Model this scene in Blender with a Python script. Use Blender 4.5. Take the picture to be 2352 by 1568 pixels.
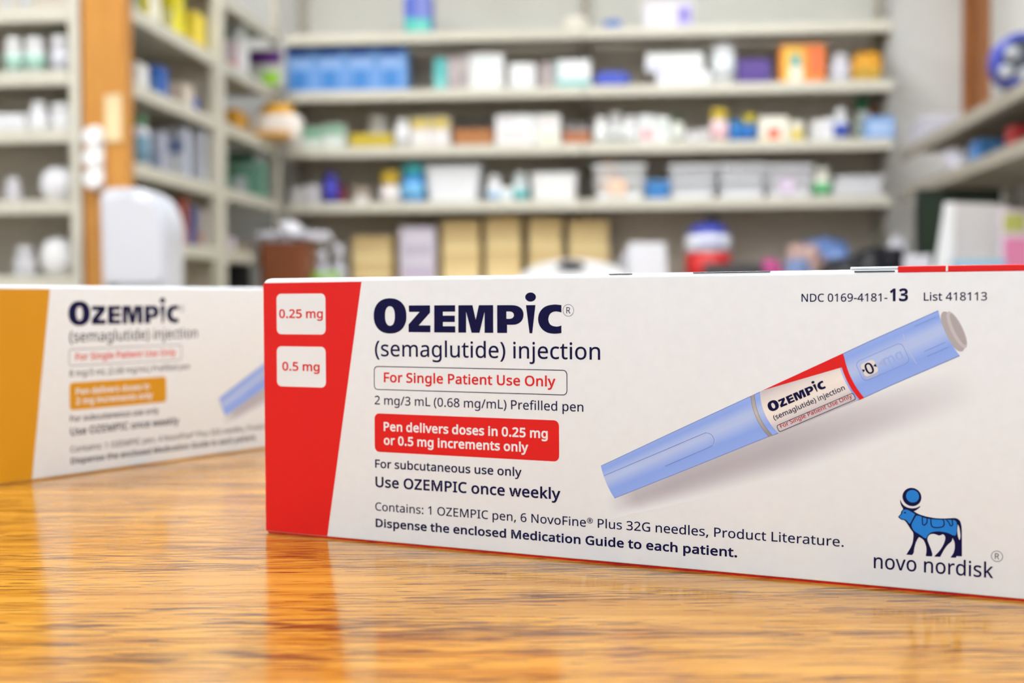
import bpy, bmesh, math, random
from mathutils import Vector, Matrix, noise
from mathutils.geometry import delaunay_2d_cdt

for _o in list(bpy.data.objects):
    bpy.data.objects.remove(_o)
SC = bpy.context.scene
COL = SC.collection
R = math.radians

# ------------------------------------------------------------------ camera
TABLE_Z = 0.92                     # counter height
CAM = Vector((0.0, 0.0, TABLE_Z + 0.0589))
FPX, PCX, PCY = 3000.0, 1176.0, 784.0          # focal length and centre in pixels of a 2352 px wide frame
YAW, PITCH, ROLL = R(5.3), R(-1.76), R(-0.3)
FW = Vector((-math.sin(YAW) * math.cos(PITCH), math.cos(YAW) * math.cos(PITCH), math.sin(PITCH)))
_rt = Vector((math.cos(YAW), math.sin(YAW), 0))
_up = _rt.cross(FW)
RT = _rt * math.cos(ROLL) + _up * math.sin(ROLL)
UP = -_rt * math.sin(ROLL) + _up * math.cos(ROLL)
cam_data = bpy.data.cameras.new('camera')
cam_data.sensor_width = 36.0
cam_data.lens = 36.0 * FPX / 2352.0
cam_data.clip_start = 0.02
cam_data.clip_end = 50
cam_data.dof.use_dof = True
cam_data.dof.focus_distance = 0.285
cam_data.dof.aperture_fstop = 15.0
cam_data.dof.aperture_blades = 0
cam = bpy.data.objects.new('camera', cam_data)
cam.matrix_world = Matrix((
    (RT.x, UP.x, -FW.x, CAM.x), (RT.y, UP.y, -FW.y, CAM.y), (RT.z, UP.z, -FW.z, CAM.z), (0, 0, 0, 1)))
COL.objects.link(cam)
SC.camera = cam

# ------------------------------------------------------------------ world, exposure
w = bpy.data.worlds.new('world')
w.use_nodes = True
w.node_tree.nodes['Background'].inputs[0].default_value = (0.75, 0.87, 1.0, 1)
w.node_tree.nodes['Background'].inputs[1].default_value = 1.0
SC.world = w
SC.view_settings.view_transform = 'Standard'
SC.view_settings.look = 'None'
SC.view_settings.gamma = 1.0
SC.view_settings.use_curve_mapping = False
SC.view_settings.exposure = 0.2
SC.cycles.use_denoising = True
SC.cycles.use_adaptive_sampling = True
SC.cycles.adaptive_threshold = 0.14
SC.cycles.adaptive_min_samples = 16
SC.cycles.use_light_tree = False
SC.cycles.max_bounces = 4
SC.cycles.diffuse_bounces = 3
SC.cycles.glossy_bounces = 3
SC.cycles.caustics_reflective = False
SC.cycles.caustics_refractive = False
LAMP_STRENGTH = 10.6
# unseen cool area fill, added behind the camera to brighten the carton fronts
fill_l = bpy.data.lights.new('added_front_fill', 'AREA')
fill_l.shape = 'RECTANGLE'
fill_l.size, fill_l.size_y = 3.0, 1.5
fill_l.energy = 5.0
fill_l.color = (0.9, 0.96, 1.0)
fill_o = bpy.data.objects.new('added_front_fill', fill_l)
fill_o.location = (-0.7, -3.3, 1.75)
fill_o.rotation_euler = (R(90), 0, 0)
COL.objects.link(fill_o)

def ray(px, py):
    """direction in the room of a point of the photograph"""
    return FW + RT * ((px - PCX) / FPX) + UP * ((PCY - py) / FPX)

def at(px, py, Y=None, X=None, Z=None):
    """where the line of sight meets a plane of the room (a depth Y, a side X or a height Z)"""
    d = ray(px, py)
    if Y is not None: t = (Y - CAM.y) / d.y
    elif X is not None: t = (X - CAM.x) / d.x
    else: t = (Z - CAM.z) / d.z
    return CAM + d * t

# ------------------------------------------------------------------ materials
def lin(c):
    c = c / 255.0
    return c / 12.92 if c <= 0.04045 else ((c + 0.055) / 1.055) ** 2.4

def rgb(c):
    return (lin(c[0]), lin(c[1]), lin(c[2]), 1.0)

MATS = {}

def mat(col, rough=0.5, metal=0.0, var=0.0, spec=0.4, scale=18.0, bump=0.0, emit=0.0, alpha=1.0, trans=0.0):
    """procedural material: a colour with faint noise mottling (and relief)"""
    key = (tuple(col), rough, metal, var, spec, scale, bump, emit, alpha, trans)
    if key in MATS: return MATS[key]
    m = bpy.data.materials.new('surface_%03d' % len(MATS))
    m.use_nodes = True
    nt = m.node_tree
    b = nt.nodes['Principled BSDF']
    b.inputs['Roughness'].default_value = rough
    b.inputs['Metallic'].default_value = metal
    b.inputs['Specular IOR Level'].default_value = spec
    if trans: b.inputs['Transmission Weight'].default_value = trans
    c = rgb(col)
    if var > 0:
        tc = nt.nodes.new('ShaderNodeTexCoord')
        nz = nt.nodes.new('ShaderNodeTexNoise')
        nz.inputs['Scale'].default_value = scale
        nz.inputs['Detail'].default_value = 2
        nt.links.new(tc.outputs['Object'], nz.inputs['Vector'])
        rp = nt.nodes.new('ShaderNodeValToRGB')
        rp.color_ramp.elements[0].position = 0.3
        rp.color_ramp.elements[1].position = 0.7
        rp.color_ramp.elements[0].color = tuple(x * (1 - var) for x in c[:3]) + (1,)
        rp.color_ramp.elements[1].color = tuple(min(1, x * (1 + var)) for x in c[:3]) + (1,)
        nt.links.new(nz.outputs['Fac'], rp.inputs['Fac'])
        nt.links.new(rp.outputs['Color'], b.inputs['Base Color'])
        if bump > 0:
            bp = nt.nodes.new('ShaderNodeBump')
            bp.inputs['Strength'].default_value = bump
            bp.inputs['Distance'].default_value = 0.002
            nt.links.new(nz.outputs['Fac'], bp.inputs['Height'])
            nt.links.new(bp.outputs['Normal'], b.inputs['Normal'])
    else:
        b.inputs['Base Color'].default_value = c
    if emit > 0:
        b.inputs['Emission Color'].default_value = c
        b.inputs['Emission Strength'].default_value = emit
    MATS[key] = m
    return m

def wood_mat(name, dark, mid, light, along, rough, pore=0.85, sc=1.0, coat=0.0):
    """wood grain stretched along the local x (0) or z (2) axis, with dark pores"""
    m = bpy.data.materials.new(name)
    m.use_nodes = True
    nt = m.node_tree
    b = nt.nodes['Principled BSDF']
    tc = nt.nodes.new('ShaderNodeTexCoord')

    def stretched(long, across, detail, rough_=0.5):
        mp = nt.nodes.new('ShaderNodeMapping')
        s = [across * sc] * 3
        s[along] = long * sc
        mp.inputs['Scale'].default_value = s
        nt.links.new(tc.outputs['Object'], mp.inputs['Vector'])
        nz = nt.nodes.new('ShaderNodeTexNoise')
        nz.inputs['Scale'].default_value = 1.0
        nz.inputs['Detail'].default_value = detail
        nz.inputs['Roughness'].default_value = rough_
        nz.inputs['Distortion'].default_value = 0.25
        nt.links.new(mp.outputs['Vector'], nz.inputs['Vector'])
        return nz
    g = stretched(8, 160, 4, 0.65)
    rp = nt.nodes.new('ShaderNodeValToRGB')
    e = rp.color_ramp.elements
    e[0].position = 0.38; e[0].color = rgb(mid)
    e[1].position = 0.6; e[1].color = rgb(light)
    nt.links.new(g.outputs['Fac'], rp.inputs['Fac'])
    p = stretched(70, 1300, 2, 0.55)
    q = stretched(10, 75, 2, 0.5)
    mul = nt.nodes.new('ShaderNodeMath'); mul.operation = 'MULTIPLY_ADD'     # pores gather in bands
    mul.inputs[1].default_value = 0.5
    nt.links.new(q.outputs['Fac'], mul.inputs[0])
    nt.links.new(p.outputs['Fac'], mul.inputs[2])
    pr = nt.nodes.new('ShaderNodeMapRange')
    pr.inputs['From Min'].default_value = pore
    pr.inputs['From Max'].default_value = pore + 0.08
    pr.inputs['To Max'].default_value = 0.92
    nt.links.new(mul.outputs[0], pr.inputs['Value'])
    mx = nt.nodes.new('ShaderNodeMix'); mx.data_type = 'RGBA'
    nt.links.new(pr.outputs['Result'], mx.inputs[0])
    nt.links.new(rp.outputs['Color'], mx.inputs[6])
    mx.inputs[7].default_value = rgb(dark)
    nt.links.new(mx.outputs[2], b.inputs['Base Color'])
    b.inputs['Roughness'].default_value = rough
    b.inputs['Specular IOR Level'].default_value = 0.28
    b.inputs['Coat Weight'].default_value = coat
    b.inputs['Coat Roughness'].default_value = 0.08
    return m

# ------------------------------------------------------------------ object helpers
def put(name, me, m, parent=None):
    o = bpy.data.objects.new(name, me)
    COL.objects.link(o)
    if m is not None and not me.materials: me.materials.append(m)
    if parent is not None: o.parent = parent
    return o

def tag(o, label=None, cat=None, group=None, kind=None):
    if label: o['label'] = label
    if cat: o['category'] = cat
    if group: o['group'] = group
    if kind: o['kind'] = kind
    return o

def empty(name, loc, rz=0.0):
    o = bpy.data.objects.new(name, None)
    o.location = loc
    o.rotation_euler = (0, 0, rz)
    o.empty_display_size = 0.02
    COL.objects.link(o)
    return o

def smooth(me, on=True):
    for p in me.polygons: p.use_smooth = on
    return me

def box_bm(bm, x0, x1, y0, y1, z0, z1, bev=0.0, seg=2):
    vs = [bm.verts.new((x, y, z)) for x in (x0, x1) for y in (y0, y1) for z in (z0, z1)]
    fs = [(0, 1, 3, 2), (4, 6, 7, 5), (0, 4, 5, 1), (2, 3, 7, 6), (0, 2, 6, 4), (1, 5, 7, 3)]
    faces = [bm.faces.new([vs[i] for i in f]) for f in fs]
    if bev > 0:
        ed = list({e for f in faces for e in f.edges})
        bmesh.ops.bevel(bm, geom=ed, offset=bev, segments=seg, affect='EDGES', profile=0.5)

def mesh_of(bm, name='mesh', sm=False):
    bmesh.ops.recalc_face_normals(bm, faces=bm.faces)
    me = bpy.data.meshes.new(name)
    bm.to_mesh(me); bm.free()
    if sm: smooth(me)
    return me

def box(name, x0, x1, y0, y1, z0, z1, m, parent=None, bev=0.0, seg=2):
    bm = bmesh.new()
    box_bm(bm, x0, x1, y0, y1, z0, z1, bev, seg)
    return put(name, mesh_of(bm, name), m, parent)

def lathe(name, prof, m, parent=None, n=24, sx=1.0, sy=1.0, loc=(0, 0, 0)):
    bm = bmesh.new()
    rings = []
    for r, z in prof:
        rings.append([bm.verts.new((math.cos(2 * math.pi * k / n) * r * sx, math.sin(2 * math.pi * k / n) * r * sy, z)) for k in range(n)])
    for a, b in zip(rings, rings[1:]):
        for k in range(n):
            bm.faces.new((a[k], a[(k + 1) % n], b[(k + 1) % n], b[k]))
    if prof[0][0] > 1e-6: bm.faces.new(rings[0][::-1])
    if prof[-1][0] > 1e-6: bm.faces.new(rings[-1])
    bmesh.ops.remove_doubles(bm, verts=bm.verts, dist=1e-6)
    me = mesh_of(bm, name, True)
    o = put(name, me, m, parent)
    o.location = loc
    return o

def prism(name, pts, y0, y1, m, parent=None, bev=0.0, sm=False):
    """outline in (x, z) extruded from y0 to y1"""
    bm = bmesh.new()
    a = [bm.verts.new((x, y0, z)) for x, z in pts]
    b = [bm.verts.new((x, y1, z)) for x, z in pts]
    n = len(pts)
    bm.faces.new(a); bm.faces.new(b[::-1])
    for k in range(n): bm.faces.new((a[k], b[k], b[(k + 1) % n], a[(k + 1) % n]))
    if bev > 0: bmesh.ops.bevel(bm, geom=list(bm.edges), offset=bev, segments=2, affect='EDGES', profile=0.5)
    return put(name, mesh_of(bm, name, sm), m, parent)
# ------------------------------------------------------------------ the room
ROOM_X0, ROOM_X1, ROOM_Y0, ROOM_Y1, ROOM_Z1 = -2.75, 1.37, -3.2, 5.36, 2.75
M_WALL = mat((234, 234, 230), 0.7, var=0.02, scale=6)
M_CEIL = mat((238, 238, 235), 0.8, var=0.03, scale=60)
M_FLOOR = mat((150, 140, 126), 0.45, var=0.08, scale=9)

def slab(name, *a, m=None):
    o = box(name, *a, m)
    o['kind'] = 'structure'
    return o
slab('floor', ROOM_X0, ROOM_X1, ROOM_Y0, ROOM_Y1, -0.1, 0, m=M_FLOOR)
slab('ceiling', ROOM_X0, ROOM_X1, ROOM_Y0, ROOM_Y1, ROOM_Z1, ROOM_Z1 + 0.1, m=M_CEIL)
slab('wall_back', ROOM_X0, ROOM_X1, ROOM_Y1, ROOM_Y1 + 0.1, 0, ROOM_Z1, m=M_WALL)
bm = bmesh.new()                      # front wall, its window opening made up to go with the added fill
WN = (-2.2, 0.8, 1.0, 2.5)
for a in ((ROOM_X0, WN[0], 0, ROOM_Z1), (WN[1], ROOM_X1, 0, ROOM_Z1), (WN[0], WN[1], 0, WN[2]), (WN[0], WN[1], WN[3], ROOM_Z1)):
    box_bm(bm, a[0], a[1], ROOM_Y0 - 0.1, ROOM_Y0, a[2], a[3])
tag(put('wall_front', mesh_of(bm), M_WALL), kind='structure')
bm = bmesh.new()
for x in (WN[0], -1.2, -0.2, WN[1] - 0.05): box_bm(bm, x, x + 0.05, ROOM_Y0 - 0.09, ROOM_Y0 - 0.03, WN[2], WN[3])
for z in (WN[2], WN[3] - 0.05): box_bm(bm, WN[0], WN[1], ROOM_Y0 - 0.09, ROOM_Y0 - 0.03, z, z + 0.05)
tag(put('added_window_1', mesh_of(bm), mat((225, 225, 222), 0.4)), kind='structure')  # frame of the made-up opening, added out of view
slab('wall_left', ROOM_X0 - 0.1, ROOM_X0, ROOM_Y0 - 0.1, ROOM_Y1 + 0.1, 0, ROOM_Z1, m=M_WALL)
slab('wall_right', ROOM_X1, ROOM_X1 + 0.1, ROOM_Y0 - 0.1, ROOM_Y1 + 0.1, 0, ROOM_Z1, m=M_WALL)
M_TRIM = wood_mat('brown_wood', (120, 70, 38), (166, 106, 62), (184, 124, 76), 2, 0.4, sc=0.6)
# wooden corner trim between the back wall and the wall at its side
_a = at(2214, 100, Y=ROOM_Y1 - 0.03).x
bm = bmesh.new()
box_bm(bm, _a, ROOM_X1, ROOM_Y1 - 0.03, ROOM_Y1, 0, ROOM_Z1, 0.004)
box_bm(bm, ROOM_X1 - 0.03, ROOM_X1, ROOM_Y1 - 0.16, ROOM_Y1 - 0.03, 0, ROOM_Z1, 0.004)
o = put('trim_1', mesh_of(bm), M_TRIM); tag(o, kind='structure')

# ceiling lights: six recessed fluorescent panels
M_DIFF = mat((250, 252, 255), 0.4, var=0.0, emit=LAMP_STRENGTH)
M_WHITEMETAL = mat((235, 236, 234), 0.4, var=0.02)
_where = {(0, 0): 'behind the camera at the far end', (1, 0): 'behind the camera near the wall', (0, 1): 'over the wooden counter',
          (1, 1): 'above the counter beside the wall', (0, 2): 'before the end shelving', (1, 2): 'in the middle of the room beside the wall',
          (0, 3): 'nearest the side shelving', (1, 3): 'nearest the long back shelving'}
for i, lx in enumerate((-1.35, 0.35)):
    for j, ly in enumerate((-1.7, 0.65, 2.2, 3.85)):
        e = empty('ceiling_light', (lx, ly, ROOM_Z1))
        tag(e, 'white fluorescent ceiling panel ' + _where[(i, j)], 'ceiling light', 'fluorescent panels in the ceiling')
        bm = bmesh.new()
        for a in ((-0.31, -0.29, -0.61, 0.61), (0.29, 0.31, -0.61, 0.61), (-0.29, 0.29, -0.61, -0.59), (-0.29, 0.29, 0.59, 0.61)):
            box_bm(bm, *a, -0.025, 0)
        put('frame', mesh_of(bm), M_WHITEMETAL, e)
        box('diffuser', -0.29, 0.29, -0.59, 0.59, -0.015, -0.005, M_DIFF, e)

# ------------------------------------------------------------------ the counter the cartons stand on
M_OAK = wood_mat('oak_laminate', (84, 42, 18), (172, 115, 32), (198, 143, 54), 0, 0.15, pore=0.785, sc=1.0)
tbl = empty('service_counter', (0, 0, 0), YAW)
tag(tbl, 'glossy golden oak counter carrying the two long cartons', 'counter')
box('counter_top', -1.15, 1.15, 0.06, 0.86, TABLE_Z - 0.035, TABLE_Z, M_OAK, tbl, 0.0015)
M_OAKV = wood_mat('oak_panel', (140, 84, 40), (186, 124, 60), (204, 146, 80), 2, 0.35, sc=0.6)
box('front_panel', -1.1, 1.1, 0.80, 0.82, 0.1, TABLE_Z - 0.035, M_OAKV, tbl)
for s in (-1.1, 1.08): box('side_panel', s, s + 0.02, 0.10, 0.80, 0.0, TABLE_Z - 0.035, M_OAKV, tbl)
box('kick_board', -1.08, 1.08, 0.76, 0.78, 0.0, 0.1, mat((70, 60, 52), 0.6), tbl)
# ------------------------------------------------------------------ lettering: glyph outlines (advance, contours), 714 units = cap height
GLYPHS = {
'(': (300, [[40,274,42,328,47,382,56,434,68,485,84,535,104,583,128,629,156,673,187,714,270,714,227,649,192,580,164,507,145,431,133,354,129,275,131,224,136,173,145,122,157,72,173,23,192,-24,214,-71,240,-115,269,-158,187,-158,156,-117,128,-75,104,-29,84,18,68,66,56,117,47,169,42,221]]),
')': (300, [[260,274,258,221,253,169,244,117,232,67,216,18,196,-29,173,-75,145,-118,113,-158,31,-158,60,-115,86,-71,108,-24,127,23,143,72,155,122,164,173,169,224,171,275,169,327,164,379,155,431,143,482,127,531,108,580,86,627,60,672,30,714,113,714,145,673,173,629,196,583,216,535,232,485,244,434,253,382,258,328]]),
',': (268, [[192,105,169,29,138,-52,106,-129,41,-129,60,-48,78,38,91,116,185,116]]),
'-': (322, [[40,229,40,307,282,307,282,229]]),
'.': (268, [[72,54,74,76,80,94,90,106,103,114,117,119,133,121,149,119,164,114,177,106,188,94,194,76,196,54,194,32,188,15,177,2,164,-7,149,-12,133,-14,117,-12,103,-7,90,2,80,15,74,32]]),
'/': (372, [[362,714,96,0,10,0,276,714]]),
'0': (572, [[523,358,522,302,517,250,510,203,500,160,486,121,468,87,448,58,423,34,394,15,362,1,326,-7,285,-10,235,-5,191,10,152,34,121,68,95,110,74,160,60,219,52,285,49,358,52,432,59,498,72,556,91,606,116,648,148,682,186,706,232,720,285,725,335,720,380,706,418,682,450,648,477,606,497,556,511,498,520,432],[137,358,139,296,143,242,151,195,163,155,179,123,198,97,223,79,251,69,285,65,319,69,347,79,371,97,391,122,407,155,419,194,427,242,432,296,434,358,432,420,427,474,419,520,407,560,391,592,371,617,347,636,319,646,285,650,251,646,223,636,198,617,179,592,163,560,151,520,143,474,139,420]]),
'1': (572, [[355,0,269,0,269,499,269,548,271,585,273,622,244,595,211,567,135,505,89,564,282,714,355,714]]),
'2': (572, [[520,0,48,0,48,73,235,262,326,358,349,386,367,413,382,440,393,468,399,498,401,529,397,565,385,595,366,618,340,635,310,646,275,649,242,647,211,641,183,631,157,617,130,601,103,581,56,640,117,683,141,695,165,705,190,713,217,719,246,723,275,724,318,721,356,714,390,701,420,683,444,662,464,635,479,605,488,571,491,534,488,497,481,462,468,429,451,397,429,364,404,333,308,231,159,84,159,80,520,80]]),
'3': (572, [[493,547,491,516,485,489,475,464,461,442,444,423,423,407,400,394,374,383,345,376,345,372,397,362,440,344,473,318,496,286,510,247,515,203,512,163,502,126,486,92,463,63,433,37,397,17,352,2,301,-7,241,-10,205,-9,170,-6,137,-1,105,6,75,16,45,29,45,111,76,97,108,86,142,76,176,70,210,65,242,64,300,68,346,81,381,101,404,130,418,164,423,205,420,233,413,257,399,277,381,294,359,308,331,318,299,325,263,330,223,331,154,331,154,406,224,406,261,408,294,414,322,423,347,436,367,452,382,470,394,492,401,515,403,541,399,573,387,600,368,621,342,637,310,647,273,650,248,649,225,647,204,642,146,621,93,590,49,650,76,669,108,686,143,702,183,714,226,722,272,724,340,718,396,702,438,674,469,638,487,595]]),
'4': (572, [[552,162,448,162,448,0,363,0,363,162,21,162,21,237,357,718,448,718,448,241,552,241],[363,466,363,513,365,554,366,590,368,624,364,624,344,583,321,546,107,241,363,241]]),
'5': (572, [[275,438,322,435,364,427,402,413,435,394,463,370,485,341,502,308,512,270,515,228,511,181,501,138,483,100,459,68,428,40,391,18,349,3,301,-7,248,-10,212,-9,178,-6,144,0,114,8,87,17,63,29,63,112,89,98,118,87,150,77,184,71,217,66,249,65,283,67,314,72,341,81,366,95,386,112,403,132,415,157,423,186,425,219,420,262,406,298,382,326,348,347,302,360,246,364,182,359,124,349,80,377,107,714,465,714,465,634,182,634,165,427,211,434]]),
'6': (572, [[55,305,56,346,59,387,63,427,71,466,80,504,93,540,109,575,128,607,151,635,178,661,209,683,244,700,285,714,331,721,382,724,428,722,470,715,470,640,429,649,384,652,341,649,302,642,269,629,241,612,216,591,196,566,180,538,168,507,158,474,151,439,146,402,143,363,149,363,160,378,173,393,187,406,203,418,222,428,242,436,265,442,290,446,318,447,358,444,394,436,426,421,455,402,479,377,499,347,513,313,522,274,525,230,522,183,513,140,497,102,476,69,450,41,418,19,383,3,342,-7,298,-10,265,-8,233,-2,203,9,175,24,149,43,125,67,105,95,87,128,73,165,63,207,57,254],[297,64,336,68,370,82,399,104,421,136,434,178,438,230,434,272,423,308,403,338,377,360,342,374,300,378,270,376,243,369,218,358,196,344,178,328,163,309,153,289,146,268,144,247,145,225,148,203,153,182,161,161,171,142,182,123,196,106,213,92,230,80,251,71,273,66]]),
'7': (572, [[136,0,429,634,44,634,44,714,523,714,523,646,233,0]]),
'8': (572, [[285,724,325,722,362,715,396,704,426,689,451,670,471,647,487,620,496,588,499,553,497,526,491,501,480,478,467,458,450,439,431,421,410,406,387,391,363,378,391,363,418,348,443,330,465,312,485,291,500,269,512,244,520,216,522,185,519,147,509,112,493,81,471,55,444,32,411,14,374,1,333,-7,288,-10,239,-7,196,0,157,13,125,30,98,52,76,78,61,109,52,143,49,182,51,213,58,242,69,267,85,290,103,311,124,329,147,345,172,360,197,373,174,387,153,402,133,418,116,436,101,456,88,477,79,500,74,526,72,554,75,589,84,620,100,646,121,670,146,689,176,704,209,715,246,722],[135,181,139,148,151,119,172,94,201,75,239,64,286,60,331,64,368,75,397,94,419,120,432,150,436,184,434,206,428,227,417,245,403,263,386,278,365,293,342,307,315,319,286,331,270,337,242,324,218,310,196,296,178,281,162,264,150,246,142,226,137,205],[284,653,250,650,219,641,193,626,174,606,162,581,158,550,160,527,166,506,175,488,189,472,204,458,223,445,289,412,351,445,369,458,383,472,395,488,405,507,410,527,412,550,408,581,396,606,377,626,351,641,320,650]]),
'9': (572, [[520,409,519,368,516,328,511,287,504,248,495,210,482,173,466,139,447,107,424,78,397,53,366,31,330,13,289,0,243,-7,192,-10,145,-7,102,0,102,75,144,65,190,62,234,65,272,72,305,85,334,102,358,123,378,147,394,175,407,206,417,239,424,275,429,312,431,350,425,350,414,335,401,321,387,308,371,296,352,286,331,278,309,272,283,268,255,267,216,270,180,278,147,292,119,312,95,337,75,366,61,400,53,439,50,483,53,531,63,574,78,612,100,645,127,673,158,695,194,711,234,721,278,724,311,722,343,715,373,704,401,689,427,670,450,646,470,618,488,585,501,548,512,506,518,460],[278,650,239,645,205,632,176,609,155,577,141,535,137,484,141,441,152,405,171,375,197,354,231,340,274,336,305,338,332,345,357,355,379,370,397,386,411,405,422,425,429,446,431,467,430,488,427,510,421,531,414,553,405,572,393,591,379,608,363,622,345,634,325,643,302,648]]),
':': (268, [[72,54,74,76,80,94,90,106,103,114,117,119,133,121,149,119,164,114,177,106,188,94,194,76,196,54,194,32,188,15,177,2,164,-7,149,-12,133,-14,117,-12,103,-7,90,2,80,15,74,32],[72,482,74,505,80,522,90,535,103,543,117,548,133,550,149,548,164,543,177,535,188,522,194,505,196,482,194,460,188,443,177,430,164,421,149,416,133,414,117,416,103,421,90,430,80,443,74,460]]),
'C': (632, [[403,645,366,643,332,636,300,625,271,610,245,591,222,568,202,542,186,511,173,477,164,440,158,400,156,357,159,301,168,250,183,204,205,164,232,131,265,104,305,85,350,73,402,69,433,70,462,73,491,77,573,97,573,19,546,10,519,3,490,-3,460,-7,427,-9,389,-10,320,-5,260,10,207,35,162,69,126,112,97,163,77,222,65,287,61,358,64,410,71,460,83,506,101,549,123,587,149,622,181,652,217,677,257,698,302,712,351,721,404,724,440,723,476,719,510,713,543,705,573,694,601,682,565,606,491,633,464,640,434,644]]),
'D': (730, [[669,364,664,288,649,221,624,163,591,113,548,73,497,41,438,18,371,5,296,0,97,0,97,714,317,714,386,710,448,696,504,674,553,643,593,604,626,556,650,501,664,436],[574,361,571,421,560,473,542,517,518,554,488,584,450,607,407,624,359,634,304,637,187,637,187,77,284,77,339,80,388,88,432,103,470,123,501,148,528,180,548,217,562,259,571,307]]),
'E': (556, [[496,0,97,0,97,714,496,714,496,635,187,635,187,412,478,412,478,334,187,334,187,79,496,79]]),
'F': (519, [[187,0,97,0,97,714,496,714,496,635,187,635,187,382,477,382,477,303,187,303]]),
'G': (728, [[407,377,654,377,654,27,615,15,576,6,537,-1,496,-6,451,-9,403,-10,333,-5,271,10,216,34,169,68,131,111,100,161,79,220,65,285,61,357,66,428,81,493,105,551,139,602,181,644,231,678,290,704,357,719,431,724,470,723,508,719,544,713,579,705,612,694,644,682,610,604,584,615,555,624,524,633,492,640,460,644,426,645,372,641,323,629,280,610,243,583,212,550,187,510,169,465,159,414,155,357,158,302,167,252,182,206,204,166,233,132,269,104,312,84,364,72,424,68,504,73,564,85,564,297,407,297]]),
'I': (339, [[298,0,40,0,40,52,124,71,124,642,40,662,40,714,298,714,298,662,214,642,214,71,298,52]]),
'L': (524, [[97,0,97,714,187,714,187,80,499,80,499,0]]),
'M': (907, [[412,0,177,626,173,626,176,575,179,507,180,433,180,0,97,0,97,714,230,714,450,129,454,129,678,714,810,714,810,0,721,0,721,439,722,508,725,573,728,625,724,625,486,0]]),
'N': (760, [[663,0,558,0,176,593,172,593,175,538,178,471,180,399,180,0,97,0,97,714,201,714,582,123,586,123,583,171,580,241,579,311,579,714,663,714]]),
'O': (781, [[720,358,718,304,711,254,699,207,683,165,662,126,636,91,607,61,572,36,533,16,490,2,443,-7,391,-10,337,-7,289,2,245,16,206,37,172,62,142,91,117,126,97,165,81,208,70,255,63,305,61,359,65,429,77,493,97,551,125,602,162,644,206,679,260,705,322,720,392,725,460,720,520,705,572,679,617,645,654,602,682,551,703,493,716,429],[156,358,159,301,167,249,181,203,201,163,227,130,258,103,297,84,341,72,391,68,442,72,486,84,523,103,555,130,580,163,600,203,614,249,622,301,625,358,619,441,600,512,569,569,544,597,514,618,478,634,438,643,392,646,341,642,297,631,258,611,227,585,201,552,181,512,167,467,159,415]]),
'P': (605, [[286,714,371,708,439,690,490,659,513,635,531,608,544,577,551,542,554,504,552,475,548,447,539,419,528,393,512,369,492,347,468,327,438,310,404,296,365,286,320,280,269,278,187,278,187,0,97,0,97,714],[278,637,187,637,187,355,259,355,302,357,339,361,372,369,399,381,422,397,439,416,451,440,459,468,461,500,456,542,441,576,417,603,382,622,336,633]]),
'R': (622, [[294,714,350,712,399,704,440,691,476,674,504,652,526,624,542,591,551,554,554,511,552,475,545,443,533,416,518,392,500,372,479,355,457,342,435,330,411,320,607,0,502,0,329,295,187,295,187,0,97,0,97,714],[289,636,187,636,187,371,294,371,347,375,389,386,421,405,443,432,457,466,461,507,459,536,453,561,442,582,428,599,409,613,386,623,358,630,326,635]]),
'S': (549, [[502,191,499,151,488,114,471,82,447,55,418,32,382,14,342,1,297,-7,247,-10,171,-6,104,5,51,24,51,110,77,100,107,90,140,81,177,74,213,69,251,68,284,70,314,74,340,82,362,93,380,106,394,122,404,140,410,161,412,183,410,205,405,225,397,242,385,258,367,272,345,286,318,300,284,315,244,330,163,366,142,380,123,395,106,411,92,428,80,447,71,468,65,490,61,515,60,542,63,578,73,611,89,639,111,664,138,685,169,702,206,714,245,722,288,724,326,723,362,719,396,713,428,705,457,695,485,684,457,607,376,634,347,640,317,644,286,645,258,644,233,639,211,632,193,622,178,610,166,595,158,579,153,561,151,541,153,518,158,498,166,481,178,466,194,451,215,438,240,425,271,411,307,397,347,381,382,365,413,347,440,329,462,308,479,284,492,257,499,226]]),
'U': (731, [[640,252,637,204,627,160,610,118,587,82,556,50,518,24,474,5,422,-6,362,-10,311,-7,266,2,225,16,190,36,159,62,134,93,115,128,101,166,93,208,90,254,90,714,180,714,180,251,185,197,201,152,226,116,263,89,310,73,367,68,408,71,443,78,472,91,497,109,517,131,532,156,543,186,549,217,551,252,551,714,640,714]]),
'Z': (572, [[533,0,38,0,38,68,414,634,50,634,50,714,523,714,523,646,147,80,533,80]]),
'a': (561, [[288,545,348,540,396,526,433,502,459,468,475,422,480,365,480,0,416,0,399,76,395,76,380,58,364,42,347,27,330,16,312,6,291,-1,269,-6,244,-9,215,-10,184,-8,155,-2,128,7,105,20,84,38,68,59,56,85,48,115,46,149,53,198,74,239,109,272,159,297,223,313,303,320,394,323,394,355,391,395,381,426,365,448,343,462,316,471,283,474,255,473,229,468,203,461,132,433,105,499,130,511,157,522,188,531,220,539,254,543],[314,259,254,254,208,243,175,227,154,206,141,179,137,148,140,121,149,99,164,82,185,70,208,63,235,61,278,65,315,78,348,98,373,128,388,167,393,214,393,262]]),
'b': (615, [[173,575,171,511,168,465,173,465,190,486,211,505,236,522,265,535,300,542,339,545,377,542,413,534,445,520,474,501,499,475,521,445,538,409,550,367,558,320,560,268,557,210,548,159,532,114,512,76,486,45,455,21,420,4,381,-7,339,-10,300,-7,265,0,236,13,211,29,190,48,173,68,166,68,148,0,85,0,85,760,173,760],[324,472,289,470,259,462,234,450,214,434,198,412,187,384,179,352,175,314,173,271,173,267,177,206,187,156,205,115,233,86,274,69,326,63,370,69,406,87,433,116,453,157,465,208,469,269,465,331,453,381,433,421,406,449,369,466]]),
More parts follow.
